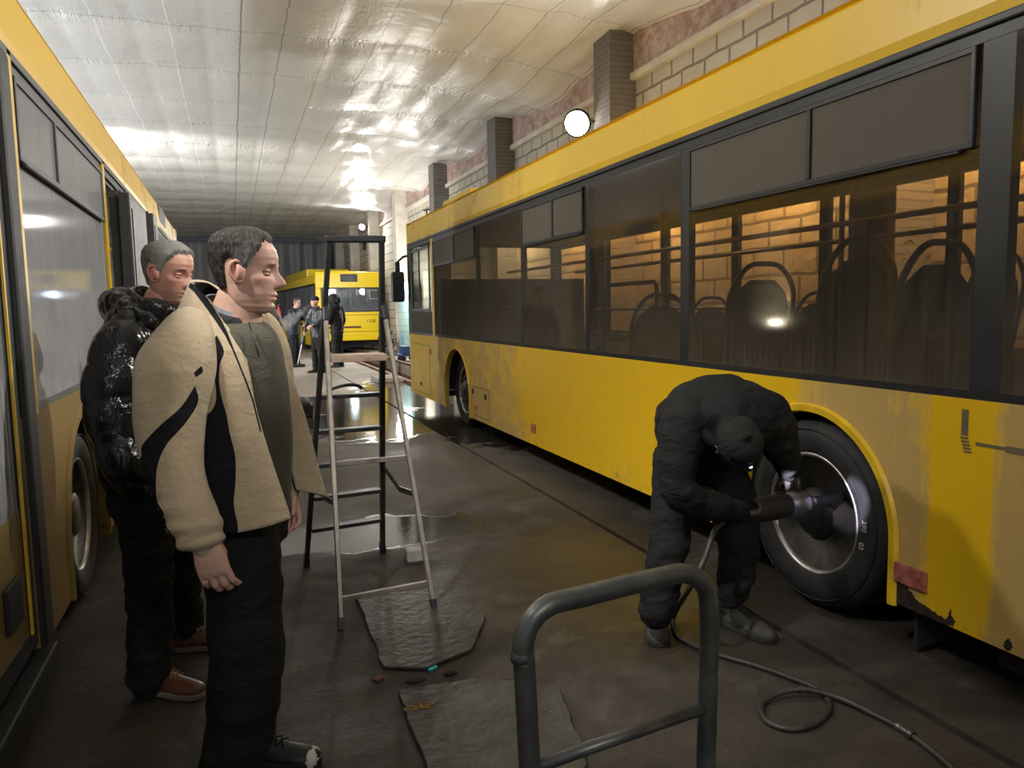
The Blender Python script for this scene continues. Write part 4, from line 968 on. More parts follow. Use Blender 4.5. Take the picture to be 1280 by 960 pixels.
def add_eyes(Fm, parent):
    for s in (-1, 1):
        e = MB(); c = Fm @ V((.0625, s * .031, .002)); e.ball(c, .0115 * Fm.median_scale, 16, 10); eo = e.build('eye', MT['eye_white'], parent, smooth=True)
        e = MB(); e.ball(Fm @ V((.0695, s * .031, .002)), .0056 * Fm.median_scale, 12, 8); e.build('iris', MT['iris'], eo, smooth=True)
def add_hair(Fm, parent, mat, thick=.014, line=0.0, grey=.3, recede=.0, seed=0, nz=80, na=120, name='hair'):
    mb = MB(); lay = tone_layer(mb.bm); rows = []
    for i in range(nz):
        z = -.085 + .205 * (i + .5) / nz; row = []
        for k in range(na):
            a = 2 * PI * k / na; aa = abs(a if a < PI else a - 2 * PI); d = math.degrees(aa)
            zl = np.interp(d, [0, 25, 42, 58, 70, 80, 92, 100, 112, 125, 180], [.078 + line, .080 + line + recede, .074 + line + recede, .052 + line, .040, .0, -.012, .036, .030, -.052, -.062])
            j = .006 * noise.noise((math.cos(a) * 7, math.sin(a) * 7, z * 60 + seed))
            t = (z - zl + j) / .012; t = max(0, min(1, t)); t = t * t * (3 - 2 * t)
            th = thick * (.55 + .45 * min(1, max(0, (z + .05) / .12)))
            st = .0035 * noise.noise((a * 16, z * 22 + a * 3, seed)) + .002 * noise.noise((a * 45, z * 40, seed + 3))
            p = head_pt(min(z, .1195), a, -.004 + t * (th + st + .004))
            v = mb.bm.verts.new(Fm @ p); gr = grey + .55 * math.exp(-((d - 66) / 24) ** 2) * math.exp(-((z - .02) / .045) ** 2) + .18 * math.exp(-(d / 35) ** 2) * (z > .06)
            v[lay] = (gr, 0, 0, 1); row.append(v)
        rows.append(row)
    for i in range(nz - 1):
        for k in range(na): mb.face([rows[i][k], rows[i][(k+1) % na], rows[i+1][(k+1) % na], rows[i+1][k]], True)
    mb.face(rows[-1], True)
    return mb.build(name, mat, parent)
def add_hand(mb, wrist, d, n, thumb, s=1.0, curl=(.35, .5, .4), spread=.05, thumb_in=.3):
    """d: wrist to knuckles, n: way the palm faces, thumb: +1/-1 side (along d x n)"""
    d = V(d).normalized(); n = (V(n) - d * V(n).dot(d)).normalized(); sd = d.cross(n) * thumb; w = V(wrist)
    P = lambda a, b, c: w + (d * a + sd * b + n * c) * s
    def pl(pts, rs, k=12):
        mb.tube(pts, rs, k, view=n)
    pl([P(-.04, 0, 0), P(0, 0, 0), P(.03, .002, .0), P(.06, .002, .0), P(.085, .001, .002), P(.098, 0, .004)], [(.026*s, .021*s), (.028*s, .020*s), (.036*s, .019*s), (.041*s, .017*s), (.041*s, .014*s), (.036*s, .010*s)])
    for i, (b, l, r) in enumerate(((.031, .078, .0092), (.0105, .086, .0096), (-.0105, .080, .0092), (-.030, .062, .0080))):
        dirv = (d + sd * (spread * (1.5 - i))).normalized(); p = P(.088 - .006 * (i == 3), b, .002); pts = [p - dirv * .02 * s, p]; ang = 0
        rr = [r * s * 1.05, r * s * 1.1]; c = curl if not isinstance(curl[0], (tuple, list)) else curl[i]
        for q, (fr, cu) in enumerate(zip((.45, .31, .24), c)):
            ang += cu; v = dirv * math.cos(ang) + n * math.sin(ang); p = p + v * (l * fr * s)
            pts += [p]; rr += [r * s * (1.0, .93, .68)[q]]
        mb.tube(pts, rr, 10)
        mb.ball(pts[-1], rr[-1] * .98, 8, 6)
    p0 = P(.012, .020, .004); v1 = (d * .72 + sd * (.75 - thumb_in) + n * .30).normalized(); v2 = (d * .9 + sd * (.25 - thumb_in) + n * .40).normalized()
    p1 = p0 + v1 * .042 * s; p2 = p1 + v2 * .034 * s; p3 = p2 + (v2 + n * .12).normalized() * .026 * s
    mb.tube([p0, p1, p2, p3], [.016 * s, .0125 * s, .0108 * s, .0075 * s], 10); mb.ball(p3, .0075 * s, 8, 6)
def limb(mb, pts, n=20, sub=5, view=None, px=True):
    """tapered limb through (px, py, depth, half-width in the picture plane, half-thickness)"""
    q = []
    for p in pts:
        c = at(p[0], p[1], p[2]) if px else V(p[:3])
        a = p[3]; b = p[4] if len(p) > 4 else p[3]; q.append((c.x, c.y, c.z, a, b))
    q = spline(q, sub)
    mb.tube([k[:3] for k in q], [(k[3], k[4]) for k in q], n, view=view if view is not None else FWD)
    for e in (0, -1):
        k = q[e]; mb.ball(k[:3], min(k[3], k[4]) * .9, 12, 8)
def to_bm(mb, me):
    mb.bm.from_mesh(me); bpy.data.meshes.remove(me)
def displace(me, fn):
    c = np.empty(len(me.vertices) * 3); me.vertices.foreach_get('co', c); c = c.reshape(-1, 3)
    nv = np.empty(len(me.vertices) * 3); me.vertex_normals.foreach_get('vector', nv); nv = nv.reshape(-1, 3)
    d = np.array([fn(Vector(p)) for p in c])
    me.vertices.foreach_set('co', (c + nv * d[:, None]).ravel()); me.update()
def vco(me):
    c = np.empty(len(me.vertices) * 3); me.vertices.foreach_get('co', c); return c.reshape(-1, 3)
def attr(me, name, fn):
    """fn: array of points -> signed distances in picture units"""
    at_ = me.attributes.new(name, 'FLOAT', 'POINT'); at_.data.foreach_set('value', np.asarray(fn(vco(me)), dtype=np.float32))
def pixv(c):
    d = c - np.array(CAMP); z = d @ np.array(FWD); return 640 + F * (d @ np.array(RGT)) / z, 480 + F * (d @ np.array(DWN)) / z, z
def pix(p):
    d = V(p) - CAMP; z = d.dot(FWD); return 640 + F * d.dot(RGT) / z, 480 + F * d.dot(DWN) / z, z
def poly_sd(P, x, y):
    """signed distance to a polygon, positive inside (arrays)"""
    ins = np.zeros(x.shape, bool); best = np.full(x.shape, 1e9); n = len(P)
    for i in range(n):
        x0, y0 = P[i]; x1, y1 = P[(i+1) % n]
        if y0 != y1: ins ^= ((y0 > y) != (y1 > y)) & (x < (x1 - x0) * (y - y0) / (y1 - y0) + x0)
        dx, dy = x1 - x0, y1 - y0; t = np.clip(((x - x0) * dx + (y - y0) * dy) / (dx * dx + dy * dy + 1e-9), 0, 1)
        best = np.minimum(best, np.hypot(x - x0 - t * dx, y - y0 - t * dy))
    return np.where(ins, best, -best)
def smooth_poly(P, n=6): return [tuple(k) for k in spline(list(P) + [P[0]], n)][:-1]
def cloth(name, col, rough=.85, bump=.35, bscale=90, var=.3, wr=.5, wscale=9, sheen=0.0, spec=.3):
    t = NT(name); o = t.coords(); a = t.noise(o, 6, 4); f = t.noise(o, bscale, 3); w_ = t.noise(t.mapping(o, (1, 1, 2.2)), wscale, 4, .55, .6)
    c = t.mix(a, tuple(k * (1 - var) for k in col), tuple(min(1, k * (1 + var * .5)) for k in col))
    nb = t.bump(f, bump, .004, t.bump(w_, wr, .03))
    kw = dict(Base_Color=c, Roughness=rough, Normal=nb, Specular_IOR_Level=spec)
    if sheen: kw['Sheen_Weight'] = sheen
    return t.done(t.principled(**kw))
def fleece_mat():
    t = NT('beige_fleece'); o = t.coords(); a = t.n('Attribute', attribute_name='panel').outputs['Fac']
    n1 = t.noise(o, 260, 4, .7); n2 = t.noise(o, 70, 3, .6); n3 = t.noise(t.mapping(o, (1, 1, 2.0)), 11, 3, .5, .4)
    k = t.math('GREATER_THAN', t.math('ADD', a, t.math('MULTIPLY', t.math('SUBTRACT', n1, .5), .0)), 0.0)
    fl = t.mix(n2, (.50, .38, .23), (.66, .53, .35))
    c = t.mix(k, fl, (.013, .014, .016))
    h = t.math('MULTIPLY', t.math('ADD', n1, t.math('MULTIPLY', n2, .8)), t.lerp(k, 1.0, .15))
    nb = t.bump(h, .75, .006, t.bump(n3, .45, .03))
    return t.done(t.principled(Base_Color=c, Roughness=.95, Normal=nb, Specular_IOR_Level=.15, Sheen_Weight=t.lerp(k, .35, 0)))
MT['fleece'] = fleece_mat()
MT['lining'] = cloth('black_lining', (.012, .012, .014), .8, wr=.2)
MT['olive'] = cloth('olive_knit', (.085, .078, .058), .9, bump=.3, bscale=220, wr=.35, wscale=7, sheen=.1)
MT['olive_dark'] = cloth('dark_knit_collar', (.040, .042, .042), .9, bump=.3, bscale=220)
MT['grey_tee'] = cloth('grey_undershirt', (.22, .24, .27), .9)
MT['trousers'] = cloth('black_trousers', (.0095, .0095, .011), .85, wr=.6, wscale=8)
MT['jeans'] = cloth('dark_jeans', (.013, .0145, .018), .85, wr=.7, wscale=9)
MT['work'] = cloth('black_workwear', (.0085, .0085, .0083), .85, wr=.7, wscale=8)
MT['shoe_brown'] = simple('brown_leather', (.13, .045, .022), .38, var=.4, scale=14, bump=.15)
MT['sole'] = simple('tan_sole', (.25, .19, .14), .8); MT['sole_black'] = simple('black_sole', (.012, .012, .012), .8); MT['lace'] = simple('orange_brown_lace', (.35, .17, .08), .7)
MT['boot'] = simple('dusty_work_boot', (.036, .033, .029), .75, var=.5, scale=18, bump=.25); MT['shoe_black'] = simple('black_shoe', (.013, .013, .014), .5); MT['white_toe'] = simple('white_rubber_toe', (.62, .60, .56), .5)
def puffer_mat(name='puffer_nylon', col=(.004, .0045, .0065)):
    t = NT(name); o = t.coords()
    w_ = t.noise(t.mapping(o, (1, 1, .5)), 11, 4, .55, 1.6); f = t.noise(t.mapping(o, (1, 1, .35)), 34, 3, .5, 1.2)
    nb = t.bump(f, .22, .010, t.bump(w_, .5, .03))
    return t.done(t.principled(Base_Color=col, Roughness=.20, Specular_IOR_Level=.5, Normal=nb))
MT['puffer'] = puffer_mat()
def shoe(name, heel, d, L, mat, sole_mat, parent, w=.048, h=.085, laces=None, toe=None, sole_h=.026, ankle=.055):
    d = V((d[0], d[1], 0)).normalized(); s = V((-d.y, d.x, 0)); H = V((heel[0], heel[1], heel[2] if len(heel) > 2 else 0))
    P = lambda a, b, c: H + d * a + s * b + V((0, 0, c))
    q = MB(); rows = []
    prof = [(0, .6, .62), (.03, .85, .95), (.12, .9, 1.0), (.30, .85, 1.05), (.45, .88, .86), (.60, 1.0, .66), (.75, 1.05, .54), (.88, .9, .46), (.96, .62, .36), (1, .3, .22)]
    for (t, ww, hh) in [tuple(k) for k in spline(prof, 3)]:
        ring = []
        for k in range(18):
            a = 2 * PI * k / 18; y = math.cos(a) * w * ww; z = math.sin(a)
            ring.append(P(t * L, y * (1 if z < .2 else 1 - .35 * (z - .2)), sole_h * .7 + max(0, (z + .35) / 1.35) * h * hh))
        rows.append(ring)
    q.rings(rows); q.tube([P(.13 * L, 0, sole_h + h * .5), P(.15 * L, 0, sole_h + h * 1.0), P(.16 * L, 0, sole_h + h * 1.25)], [(ankle * .9, ankle * .75), (ankle, ankle * .8), (ankle * .95, ankle * .78)], 16, view=d)
    so = remesh(q, .006, 3); o = link(name, so, mat, parent)
    q = MB(); out = [(0, .5), (.03, .8), (.12, .92), (.3, .88), (.45, .9), (.6, 1.04), (.75, 1.09), (.88, .95), (.96, .68), (1.01, .3)]
    pts = [P(t * L, w * ww, 0) for t, ww in out] + [P(t * L, -w * ww, 0) for t, ww in out[::-1]]
    a = [q._v(p + V((0, 0, .001))) for p in pts]; b = [q._v(p + V((0, 0, sole_h))) for p in pts]; q.face(a); q.face(b[::-1])
    for i in range(len(pts)): q.face([a[i], a[(i+1) % len(pts)], b[(i+1) % len(pts)], b[i]])
    q.build('sole', sole_mat, o, bevel=.004, seg=1)
    if laces:
        q = MB()
        for i, t in enumerate((.36, .43, .50, .57)):
            z = sole_h * .7 + h * np.interp(t, [.3, .45, .6], [1.05, .88, .68]) + .004
            q.tube([P(t * L - .012, -.026, z - .010), P(t * L, 0, z), P(t * L + .012, .026, z - .010)], .0028, 6)
            q.tube([P(t * L + .012, -.026, z - .012), P(t * L, 0, z + .001), P(t * L - .012, .026, z - .010)], .0028, 6)
        q.build('laces', laces, o)
    if toe:
        q = MB(); q.ball(P(L * .88, 0, sole_h * .7), (L * .125, w * .93, h * .44), 18, 10, Matrix.Rotation(math.atan2(d.y, d.x), 3, 'Z')); q.build('toe_cap', toe, o, smooth=True)
    return o
FH = V((FWD.x, FWD.y, 0)).normalized(); RH = V((RGT.x, RGT.y, 0)).normalized(); UP = V((0, 0, 1))
def dirh(deg):                                      # 0: to the right of the picture, +90: away, -90: towards the camera
    a = math.radians(deg); return RH * math.cos(a) + FH * math.sin(a)
def head_frame(px, py, zc, deg, pitch=0, s=1.0, rollv=0.0):
    f = dirh(deg) * math.cos(math.radians(pitch)) + UP * math.sin(math.radians(pitch))
    return frame(f, UP + UP.cross(f) * rollv, at(px, py, zc), s)
def body_mesh(name, label, limbs, Fm, hands, skin, stub=.5, res=(90, 112), brow=1, group=None):
    """skin: trunk, limbs, neck, head and hands in one mesh"""
    b = MB(); tone_layer(b.bm)
    t = MB()
    for l in limbs: limb(t, **l) if isinstance(l, dict) else limb(t, l, 16, 4)
    to_bm(b, remesh(t, .009, 3))
    for h in hands:
        t = MB(); add_hand(t, **h); to_bm(b, remesh(t, .0030, 2))
    lay = tone_layer(b.bm)
    for v in b.bm.verts: v[lay] = (0, 0, 0, 1)
    if Fm is not None: add_head(b, Fm, stub, res[0], res[1], brow)
    me = bpy.data.meshes.new(name); bmesh.ops.recalc_face_normals(b.bm, faces=b.bm.faces); b.bm.to_mesh(me); b.bm.free()
    for p in me.polygons: p.use_smooth = True
    o = link(name, me, skin); tag(o, label, 'person', group); return o
def wrinkle(amp, sc, seed=0, zs=1.0):
    return lambda c: amp * noise.noise((c.x * sc, c.y * sc, c.z * sc * zs + seed)) + amp * .5 * noise.noise((c.x * sc * 2.3, c.y * sc * 2.3, c.z * sc * 2.3 * zs + seed + 9))
# ================================================================= man in beige fleece
Fm = head_frame(309, 341, 2.25, 5, -3)
near_arm = [(232, 410, 2.14, .06), (214, 500, 2.04, .05), (214, 575, 2.03, .042), (240, 645, 1.98, .034), (254, 676, 1.965, .029)]
far_arm = [(320, 412, 2.44, .06), (338, 500, 2.52, .05), (346, 560, 2.52, .042), (356, 620, 2.47, .028)]
m1 = body_mesh('person', 'man in beige and black fleece jacket standing in profile in the left foreground',
    [[(301, 366, 2.255, .064, .056), (296, 392, 2.268, .077, .064), (290, 418, 2.29, .088, .10)],
     [(286, 415, 2.29, .09, .13), (292, 520, 2.3, .13, .11), (296, 620, 2.3, .13, .11)],
     near_arm, far_arm, [(300, 640, 2.24, .08), (306, 830, 2.17, .06), (286, 1020, 2.19, .045)], [(310, 640, 2.38, .08), (318, 830, 2.45, .05), (312, 938, 2.52, .04)]],
    Fm, [dict(wrist=at(253, 673, 1.965), d=at(266, 712, 1.97) - at(253, 673, 1.965), n=FH * 1 - RH * .1, thumb=1, s=1.06, curl=(.30, .60, .40), thumb_in=.6),
         dict(wrist=at(355, 612, 2.47), d=at(366, 648, 2.45) - at(355, 612, 2.47), n=-FH - RH * .3, thumb=-1, s=.95, curl=(.35, .5, .4))], MT['skin'], stub=.35)
add_eyes(Fm, m1); add_hair(Fm, m1, MT['hair1'], .016, .006, .05, .004, 1)
# olive half-zip
t = MB()
limb(t, [(289, 404, 2.285, .080, .085), (293, 425, 2.29, .125, .15), (297, 470, 2.295, .142, .17), (298, 540, 2.30, .158, .165), (298, 600, 2.30, .155, .16), (297, 640, 2.31, .150, .155)], 32, 6)
me = remesh(t, .010, 5); displace(me, wrinkle(.004, 9, 2, .6)); link('shirt', me, MT['olive'], m1)
t = MB(); rows = []
for (cx, cy, cz, r) in ((284, 416, 2.285, .098), (287, 404, 2.28, .088), (289, 393, 2.275, .081), (290, 387, 2.272, .077), (290, 388, 2.272, .071), (288, 402, 2.28, .074)):
    c = at(cx, cy, cz); f = dirh(-25); rows.append([c + f * (r * math.cos(a)) + UP.cross(f) * (r * .95 * math.sin(a)) - UP * (.030 * math.cos(a)) for a in np.linspace(0, 2 * PI, 40, endpoint=False)])
t.rings(rows, caps=False); t.build('shirt_collar', MT['olive_dark'], m1, smooth=True, label='dark knit shirt collar')
t = MB(); rows = []
for (cx, cy, cz, r) in ((288, 396, 2.28, .080), (290, 381, 2.272, .074), (290, 382, 2.272, .070)):
    c = at(cx, cy, cz); f = dirh(-25); rows.append([c + f * (r * math.cos(a)) + UP.cross(f) * (r * .95 * math.sin(a)) - UP * (.034 * math.cos(a)) for a in np.linspace(0, 2 * PI, 40, endpoint=False)])
t.rings(rows, caps=False); t.build('undershirt', MT['grey_tee'], m1, smooth=True)
t = MB(); t.tube([at(*p) for p in ((311, 403, 2.18), (318, 425, 2.165), (324, 446, 2.155))], .0025, 6); t.build('zip', MT['plastic'], m1)
# jacket: open shell + sleeves
J = [[(263, 376, 2.20), (253, 367, 2.165), (243, 359, 2.18), (238, 353, 2.24), (243, 350, 2.33), (262, 353, 2.40), (290, 370, 2.42), (306, 388, 2.385), (303, 392, 2.36)],
     [(275, 396, 2.19), (262, 392, 2.14), (241, 388, 2.13), (226, 388, 2.2), (224, 386, 2.33), (246, 384, 2.43), (292, 386, 2.47), (320, 392, 2.41), (311, 396, 2.37)],
     [(304, 432, 2.165), (280, 430, 2.10), (243, 430, 2.07), (210, 432, 2.14), (200, 430, 2.32), (230, 428, 2.5), (306, 428, 2.53), (343, 424, 2.45), (329, 430, 2.39)],
     [(313, 469, 2.145), (285, 470, 2.08), (240, 470, 2.07), (203, 470, 2.14), (194, 470, 2.33), (225, 468, 2.53), (320, 466, 2.57), (366, 472, 2.47), (350, 473, 2.415)],
     [(324, 520, 2.135), (292, 522, 2.07), (243, 522, 2.07), (204, 520, 2.15), (194, 520, 2.34), (228, 516, 2.55), (330, 514, 2.59), (381, 520, 2.48), (357, 522, 2.42)],
     [(342, 580, 2.125), (303, 586, 2.06), (250, 590, 2.06), (212, 585, 2.15), (199, 580, 2.35), (235, 572, 2.57), (340, 566, 2.6), (397, 580, 2.49), (364, 583, 2.43)],
     [(364, 648, 2.11), (326, 660, 2.05), (270, 668, 2.05), (226, 655, 2.13), (209, 640, 2.35), (240, 620, 2.58), (350, 606, 2.6), (408, 620, 2.48), (370, 612, 2.43)]]
rowsw = [[tuple(at(*p)) for p in r] for r in J]
rr = [spline(r, 10) for r in rowsw]                                    # along each ring
cols = list(zip(*rr)); gridc = [spline(list(c), 9) for c in cols]
G = [[V(gridc[c][r]) for c in range(len(gridc))] for r in range(len(gridc[0]))]
TB = [(271, 419), (280, 439), (275, 455), (274, 478), (277, 497), (283, 518), (287, 540), (294, 570), (294.5, 600), (292, 630), (291, 675), (200, 690), (200, 545), (253, 522), (268, 507), (270, 488), (267, 468), (263, 448), (263, 430)]
ZL = [(236, 353, 4.5), (246, 362, 4.5), (262, 384, 4), (274, 402, 3.4), (283, 418, 2.2), (291, 436, 1.2), (300, 458, 1.1), (308, 478, 1.1), (316, 500, 1.1), (326, 540, 1.0)]
def line_sd(L, x, y):
    b = np.full(x.shape, -1e9)
    for (x0, y0, w0), (x1, y1, w1) in zip(L[:-1], L[1:]):
        dx, dy = x1 - x0, y1 - y0; q = np.clip(((x - x0) * dx + (y - y0) * dy) / (dx * dx + dy * dy), 0, 1)
        b = np.maximum(b, w0 + (w1 - w0) * q - np.hypot(x - x0 - q * dx, y - y0 - q * dy))
    return b
def panel_torso(c):
    x, y, z = pixv(c); return np.where(z < 2.23, np.maximum(poly_sd(smooth_poly(TB, 4), x, y), line_sd(ZL, x, y)), -5.0)
t = MB(); t.rings(G, closed=False, caps=False)
me = bpy.data.meshes.new('jacket'); bmesh.ops.subdivide_edges(t.bm, edges=t.bm.edges, cuts=1, use_grid_fill=True); bmesh.ops.recalc_face_normals(t.bm, faces=t.bm.faces); t.bm.to_mesh(me); t.bm.free()
cen = at(290, 520, 2.32); sm = sum(p.normal.dot(p.center - V((cen.x, cen.y, p.center.z))) for p in me.polygons)
if sm < 0: me.flip_normals()
displace(me, wrinkle(.006, 8, 5, .45)); attr(me, 'panel', panel_torso)
for p in me.polygons: p.use_smooth = True
jk = link('jacket', me, [MT['fleece'], MT['lining']], m1); so = jk.modifiers.new('s', 'SOLIDIFY'); so.thickness = .014; so.offset = -1; so.material_offset = 1; so.use_rim = True; so.material_offset_rim = 0
SB = [(244, 482), (247.5, 503), (231, 530), (208, 556), (197.5, 580), (195, 600), (196, 625), (203, 648), (150, 655), (150, 570), (175, 573), (178, 556), (201, 531), (226, 509)]
SD = [(242, 466), (252, 457), (254.5, 465), (245, 472)]
def panel_sleeve(c):
    x, y, z = pixv(c); return np.where(z < 2.06, np.maximum(np.maximum(poly_sd(smooth_poly(SB, 5), x, y), poly_sd(SD, x, y)), line_sd([(199, 640, 1), (207, 658, 1), (219, 677, 1)], x, y)), -5.0)
t = MB(); limb(t, [(247, 408, 2.20, .040, .05), (234, 420, 2.13, .074, .078), (221, 456, 2.05, .104, .095), (213, 510, 2.035, .096, .09), (214, 560, 2.03, .083, .082), (226, 610, 2.01, .070, .072), (241, 650, 1.985, .064, .066), (254, 674, 1.97, .056, .058)], 40, 7)
me = remesh(t, .0065, 6)
fold = lambda c: (.0035 + .006 * noise.noise(c * 6)) * math.sin(pix(c)[1] * .21 + pix(c)[0] * .06 + 3.2 * noise.noise(c * 6)) * max(0, min(1, (pix(c)[1] - 560) / 50)) + .006 * noise.noise(c * 9) + .010 * noise.noise(c * 4.5 + V((3, 1, 7)))
displace(me, fold); attr(me, 'panel', panel_sleeve); link('sleeve', me, MT['fleece'], jk)
t = MB(); limb(t, [(315, 402, 2.43, .06, .06), (326, 425, 2.49, .085, .085), (336, 480, 2.53, .088, .085), (343, 540, 2.53, .075, .075), (351, 590, 2.50, .062, .062), (356, 614, 2.475, .05, .05)], 28, 6)
me = remesh(t, .009, 4); displace(me, fold); attr(me, 'panel', lambda c: np.full(len(c), -5.0)); link('sleeve', me, MT['fleece'], jk)
# trousers, shoes
t = MB(); limb(t, [(297, 600, 2.31, .150, .145), (298, 640, 2.30, .148, .145), (302, 680, 2.28, .13, .14)], 28, 5)
limb(t, [(296, 650, 2.22, .112, .12), (303, 700, 2.18, .106, .11), (306, 760, 2.16, .104, .105), (308, 830, 2.15, .100, .098), (300, 900, 2.16, .098, .092), (290, 950, 2.17, .085, .085), (285, 1000, 2.18, .080, .085), (285, 1035, 2.19, .082, .085)], 26, 6)
limb(t, [(305, 650, 2.38, .11, .11), (312, 750, 2.42, .09, .09), (318, 830, 2.46, .08, .085), (309, 900, 2.5, .075, .08), (306, 940, 2.52, .07, .075)], 22, 5)
me = remesh(t, .010, 5); displace(me, wrinkle(.010, 8, 1, 1.6)); link('trousers', me, MT['trousers'], m1)
fh = on_floor(292, 952); shoe('shoe', fh, dirh(-4), .30, MT['shoe_black'], MT['sole_black'], m1, toe=MT['white_toe'], laces=MT['lining'])
nh = at(270, 1050, 2.2); shoe('shoe', (nh.x, nh.y), dirh(-12), .30, MT['shoe_black'], MT['sole_black'], m1, toe=MT['white_toe'])
# ================================================================= man in black puffer jacket
Fm = head_frame(212, 343, 2.97, -14, -8, 1.0)
m2 = body_mesh('person', 'grey-haired man in shiny black puffer jacket and dark jeans standing beside the left bus', 
    [[(203, 368, 2.975, .060, .060), (196, 392, 2.99, .07, .07), (190, 410, 3.0, .10, .12)], [(186, 410, 3.0, .11, .15), (180, 500, 3.0, .14, .12), (185, 610, 3.0, .13, .11)],
     [(160, 420, 2.84, .06), (142, 500, 2.80, .05), (165, 580, 2.78, .04)], [(205, 420, 3.18, .06), (215, 500, 3.2, .05), (215, 580, 3.1, .04)],
     [(188, 610, 2.95, .09), (190, 720, 2.98, .06), (186, 845, 3.02, .045)], [(210, 610, 3.15, .09), (225, 700, 3.3, .06), (228, 795, 3.44, .045)]],
    Fm, [dict(wrist=at(168, 585, 2.78), d=at(186, 606, 2.78) - at(168, 585, 2.78), n=FH, thumb=1, curl=(.7, .9, .6))], MT['skin2'], stub=.25)
add_eyes(Fm, m2); add_hair(Fm, m2, MT['hair2'], .013, .002, .38, .0, 4)
t = MB()
limb(t, [(192, 402, 3.0, .10, .11), (184, 425, 3.0, .17, .19), (178, 470, 3.0, .19, .20), (176, 530, 3.0, .185, .19), (181, 585, 3.0, .165, .175), (183, 607, 3.0, .150, .165)], 40, 6)
limb(t, [(178, 408, 2.90, .08, .09), (156, 432, 2.83, .105, .10), (143, 475, 2.79, .105, .105), (143, 530, 2.77, .095, .095), (158, 580, 2.76, .082, .085), (172, 604, 2.77, .072, .072)], 30, 6)
limb(t, [(205, 408, 3.1, .08, .08), (216, 440, 3.18, .10, .10), (222, 500, 3.2, .095, .095), (222, 570, 3.15, .08, .08)], 24, 5)
me = remesh(t, .0095, 4)
def quilt(c):
    x, y, z = pix(c); u = ((y + 14 - 8 * math.sin(x * .03) + 6 * noise.noise(c * 3)) / 52.0) % 1.0
    return .011 * (math.sqrt(abs(math.sin(PI * u))) - .7) + .008 * noise.noise((c.x * 12, c.y * 12, c.z * 7)) + .0025 * noise.noise(c * 30)
displace(me, quilt); pj = link('puffer_jacket', me, MT['puffer'], m2)
t = MB(); rows = []                                                     # standing collar
for k, (cx, cy, cz, r) in enumerate(((190, 404, 3.0, .118), (192, 392, 2.99, .122), (197, 380, 2.985, .120), (200, 369, 2.98, .110), (200, 370, 2.98, .097), (196, 392, 2.99, .095))):
    c = at(cx, cy, cz); f = dirh(-14); rows.append([c + f * (r * 1.05 * math.cos(a)) + UP.cross(f) * (r * math.sin(a)) - UP * (.038 * math.cos(a)) + V((0, 0, .006 * math.sin(5 * a))) for a in np.linspace(0, 2 * PI, 44, endpoint=False)])
t.rings(rows, caps=False); t.build('collar', MT['puffer'], pj, smooth=True)
t = MB(); limb(t, [(186, 402, 2.84, .035, .05), (165, 390, 2.9, .055, .06), (150, 382, 2.97, .065, .07), (147, 384, 3.06, .062, .07), (165, 390, 3.16, .05, .06)], 20, 6)
limb(t, [(170, 398, 2.86, .05, .05), (152, 402, 2.95, .06, .06), (158, 404, 3.1, .05, .05)], 16, 5)
me = remesh(t, .008, 3); displace(me, wrinkle(.014, 16, 3)); link('hood', me, MT['puffer'], pj)
t = MB(); limb(t, [(184, 590, 3.0, .15, .16), (188, 640, 3.0, .148, .15)], 24, 4)
limb(t, [(182, 630, 2.93, .105, .11), (186, 700, 2.95, .092, .095), (188, 770, 2.98, .086, .09), (187, 820, 3.0, .084, .088), (186, 850, 3.02, .082, .085)], 24, 6)
limb(t, [(208, 630, 3.12, .11, .11), (222, 690, 3.27, .09, .09), (230, 750, 3.38, .075, .08), (232, 790, 3.44, .078, .08)], 22, 6)
me = remesh(t, .010, 4); displace(me, wrinkle(.011, 10, 7, 1.8)); link('jeans', me, MT['jeans'], m2)
h = on_floor(178, 862); shoe('shoe', h, dirh(-14), .29, MT['shoe_brown'], MT['sole'], m2, w=.05, laces=MT['lace'])
h = on_floor(217, 812); shoe('shoe', h, dirh(6), .29, MT['shoe_brown'], MT['sole'], m2, w=.05, laces=MT['lace'])
# ================================================================= mechanic bent over the rear wheel
hu = (-FWD * .80 - DWN * .45 - RGT * .05); hf = (RGT * .35 + DWN * .80 - FWD * .30)
Fm = frame(hf, hu, at(921, 556, 3.02), 1.0)
gr = .5
m3 = body_mesh('person', 'mechanic in black workwear and cap bending over the rear wheel of the right bus', 
    [[(868, 548, 3.52, .11, .11), (890, 525, 3.3, .13, .11), (915, 535, 3.08, .10, .09), (918, 545, 3.03, .06, .06)],
     [(858, 525, 3.12, .06), (848, 600, 3.05, .05), (895, 632, 3.12, .04), (924, 640, 3.24, .03)], [(960, 518, 3.12, .06), (976, 552, 3.12, .05), (985, 590, 3.22, .032)],
     [(850, 560, 3.46, .09), (838, 655, 3.33, .06), (822, 775, 3.3, .045)], [(900, 560, 3.52, .09), (920, 660, 3.36, .06), (915, 745, 3.38, .045)]],
    Fm, [dict(wrist=at(922, 640, 3.24), d=at(948, 645, 3.30) - at(922, 640, 3.24), n=FWD * .3 - DWN * 1, thumb=-1, s=1.0, curl=(.75, .9, .6)),
         dict(wrist=at(985, 586, 3.22), d=at(990, 622, 3.30) - at(985, 586, 3.22), n=FWD * .8 - RGT * .6, thumb=-1, s=1.0, curl=(.5, .8, .6))], MT['glove'], stub=0, res=(60, 72), brow=0)
t = MB(); limb(t, [(862, 552, 3.60, .15, .15), (870, 530, 3.5, .19, .175), (890, 520, 3.35, .225, .175), (905, 519, 3.2, .240, .165), (914, 530, 3.07, .20, .13), (917, 540, 3.0, .12, .09)], 36, 6, view=(0, 0, 1))
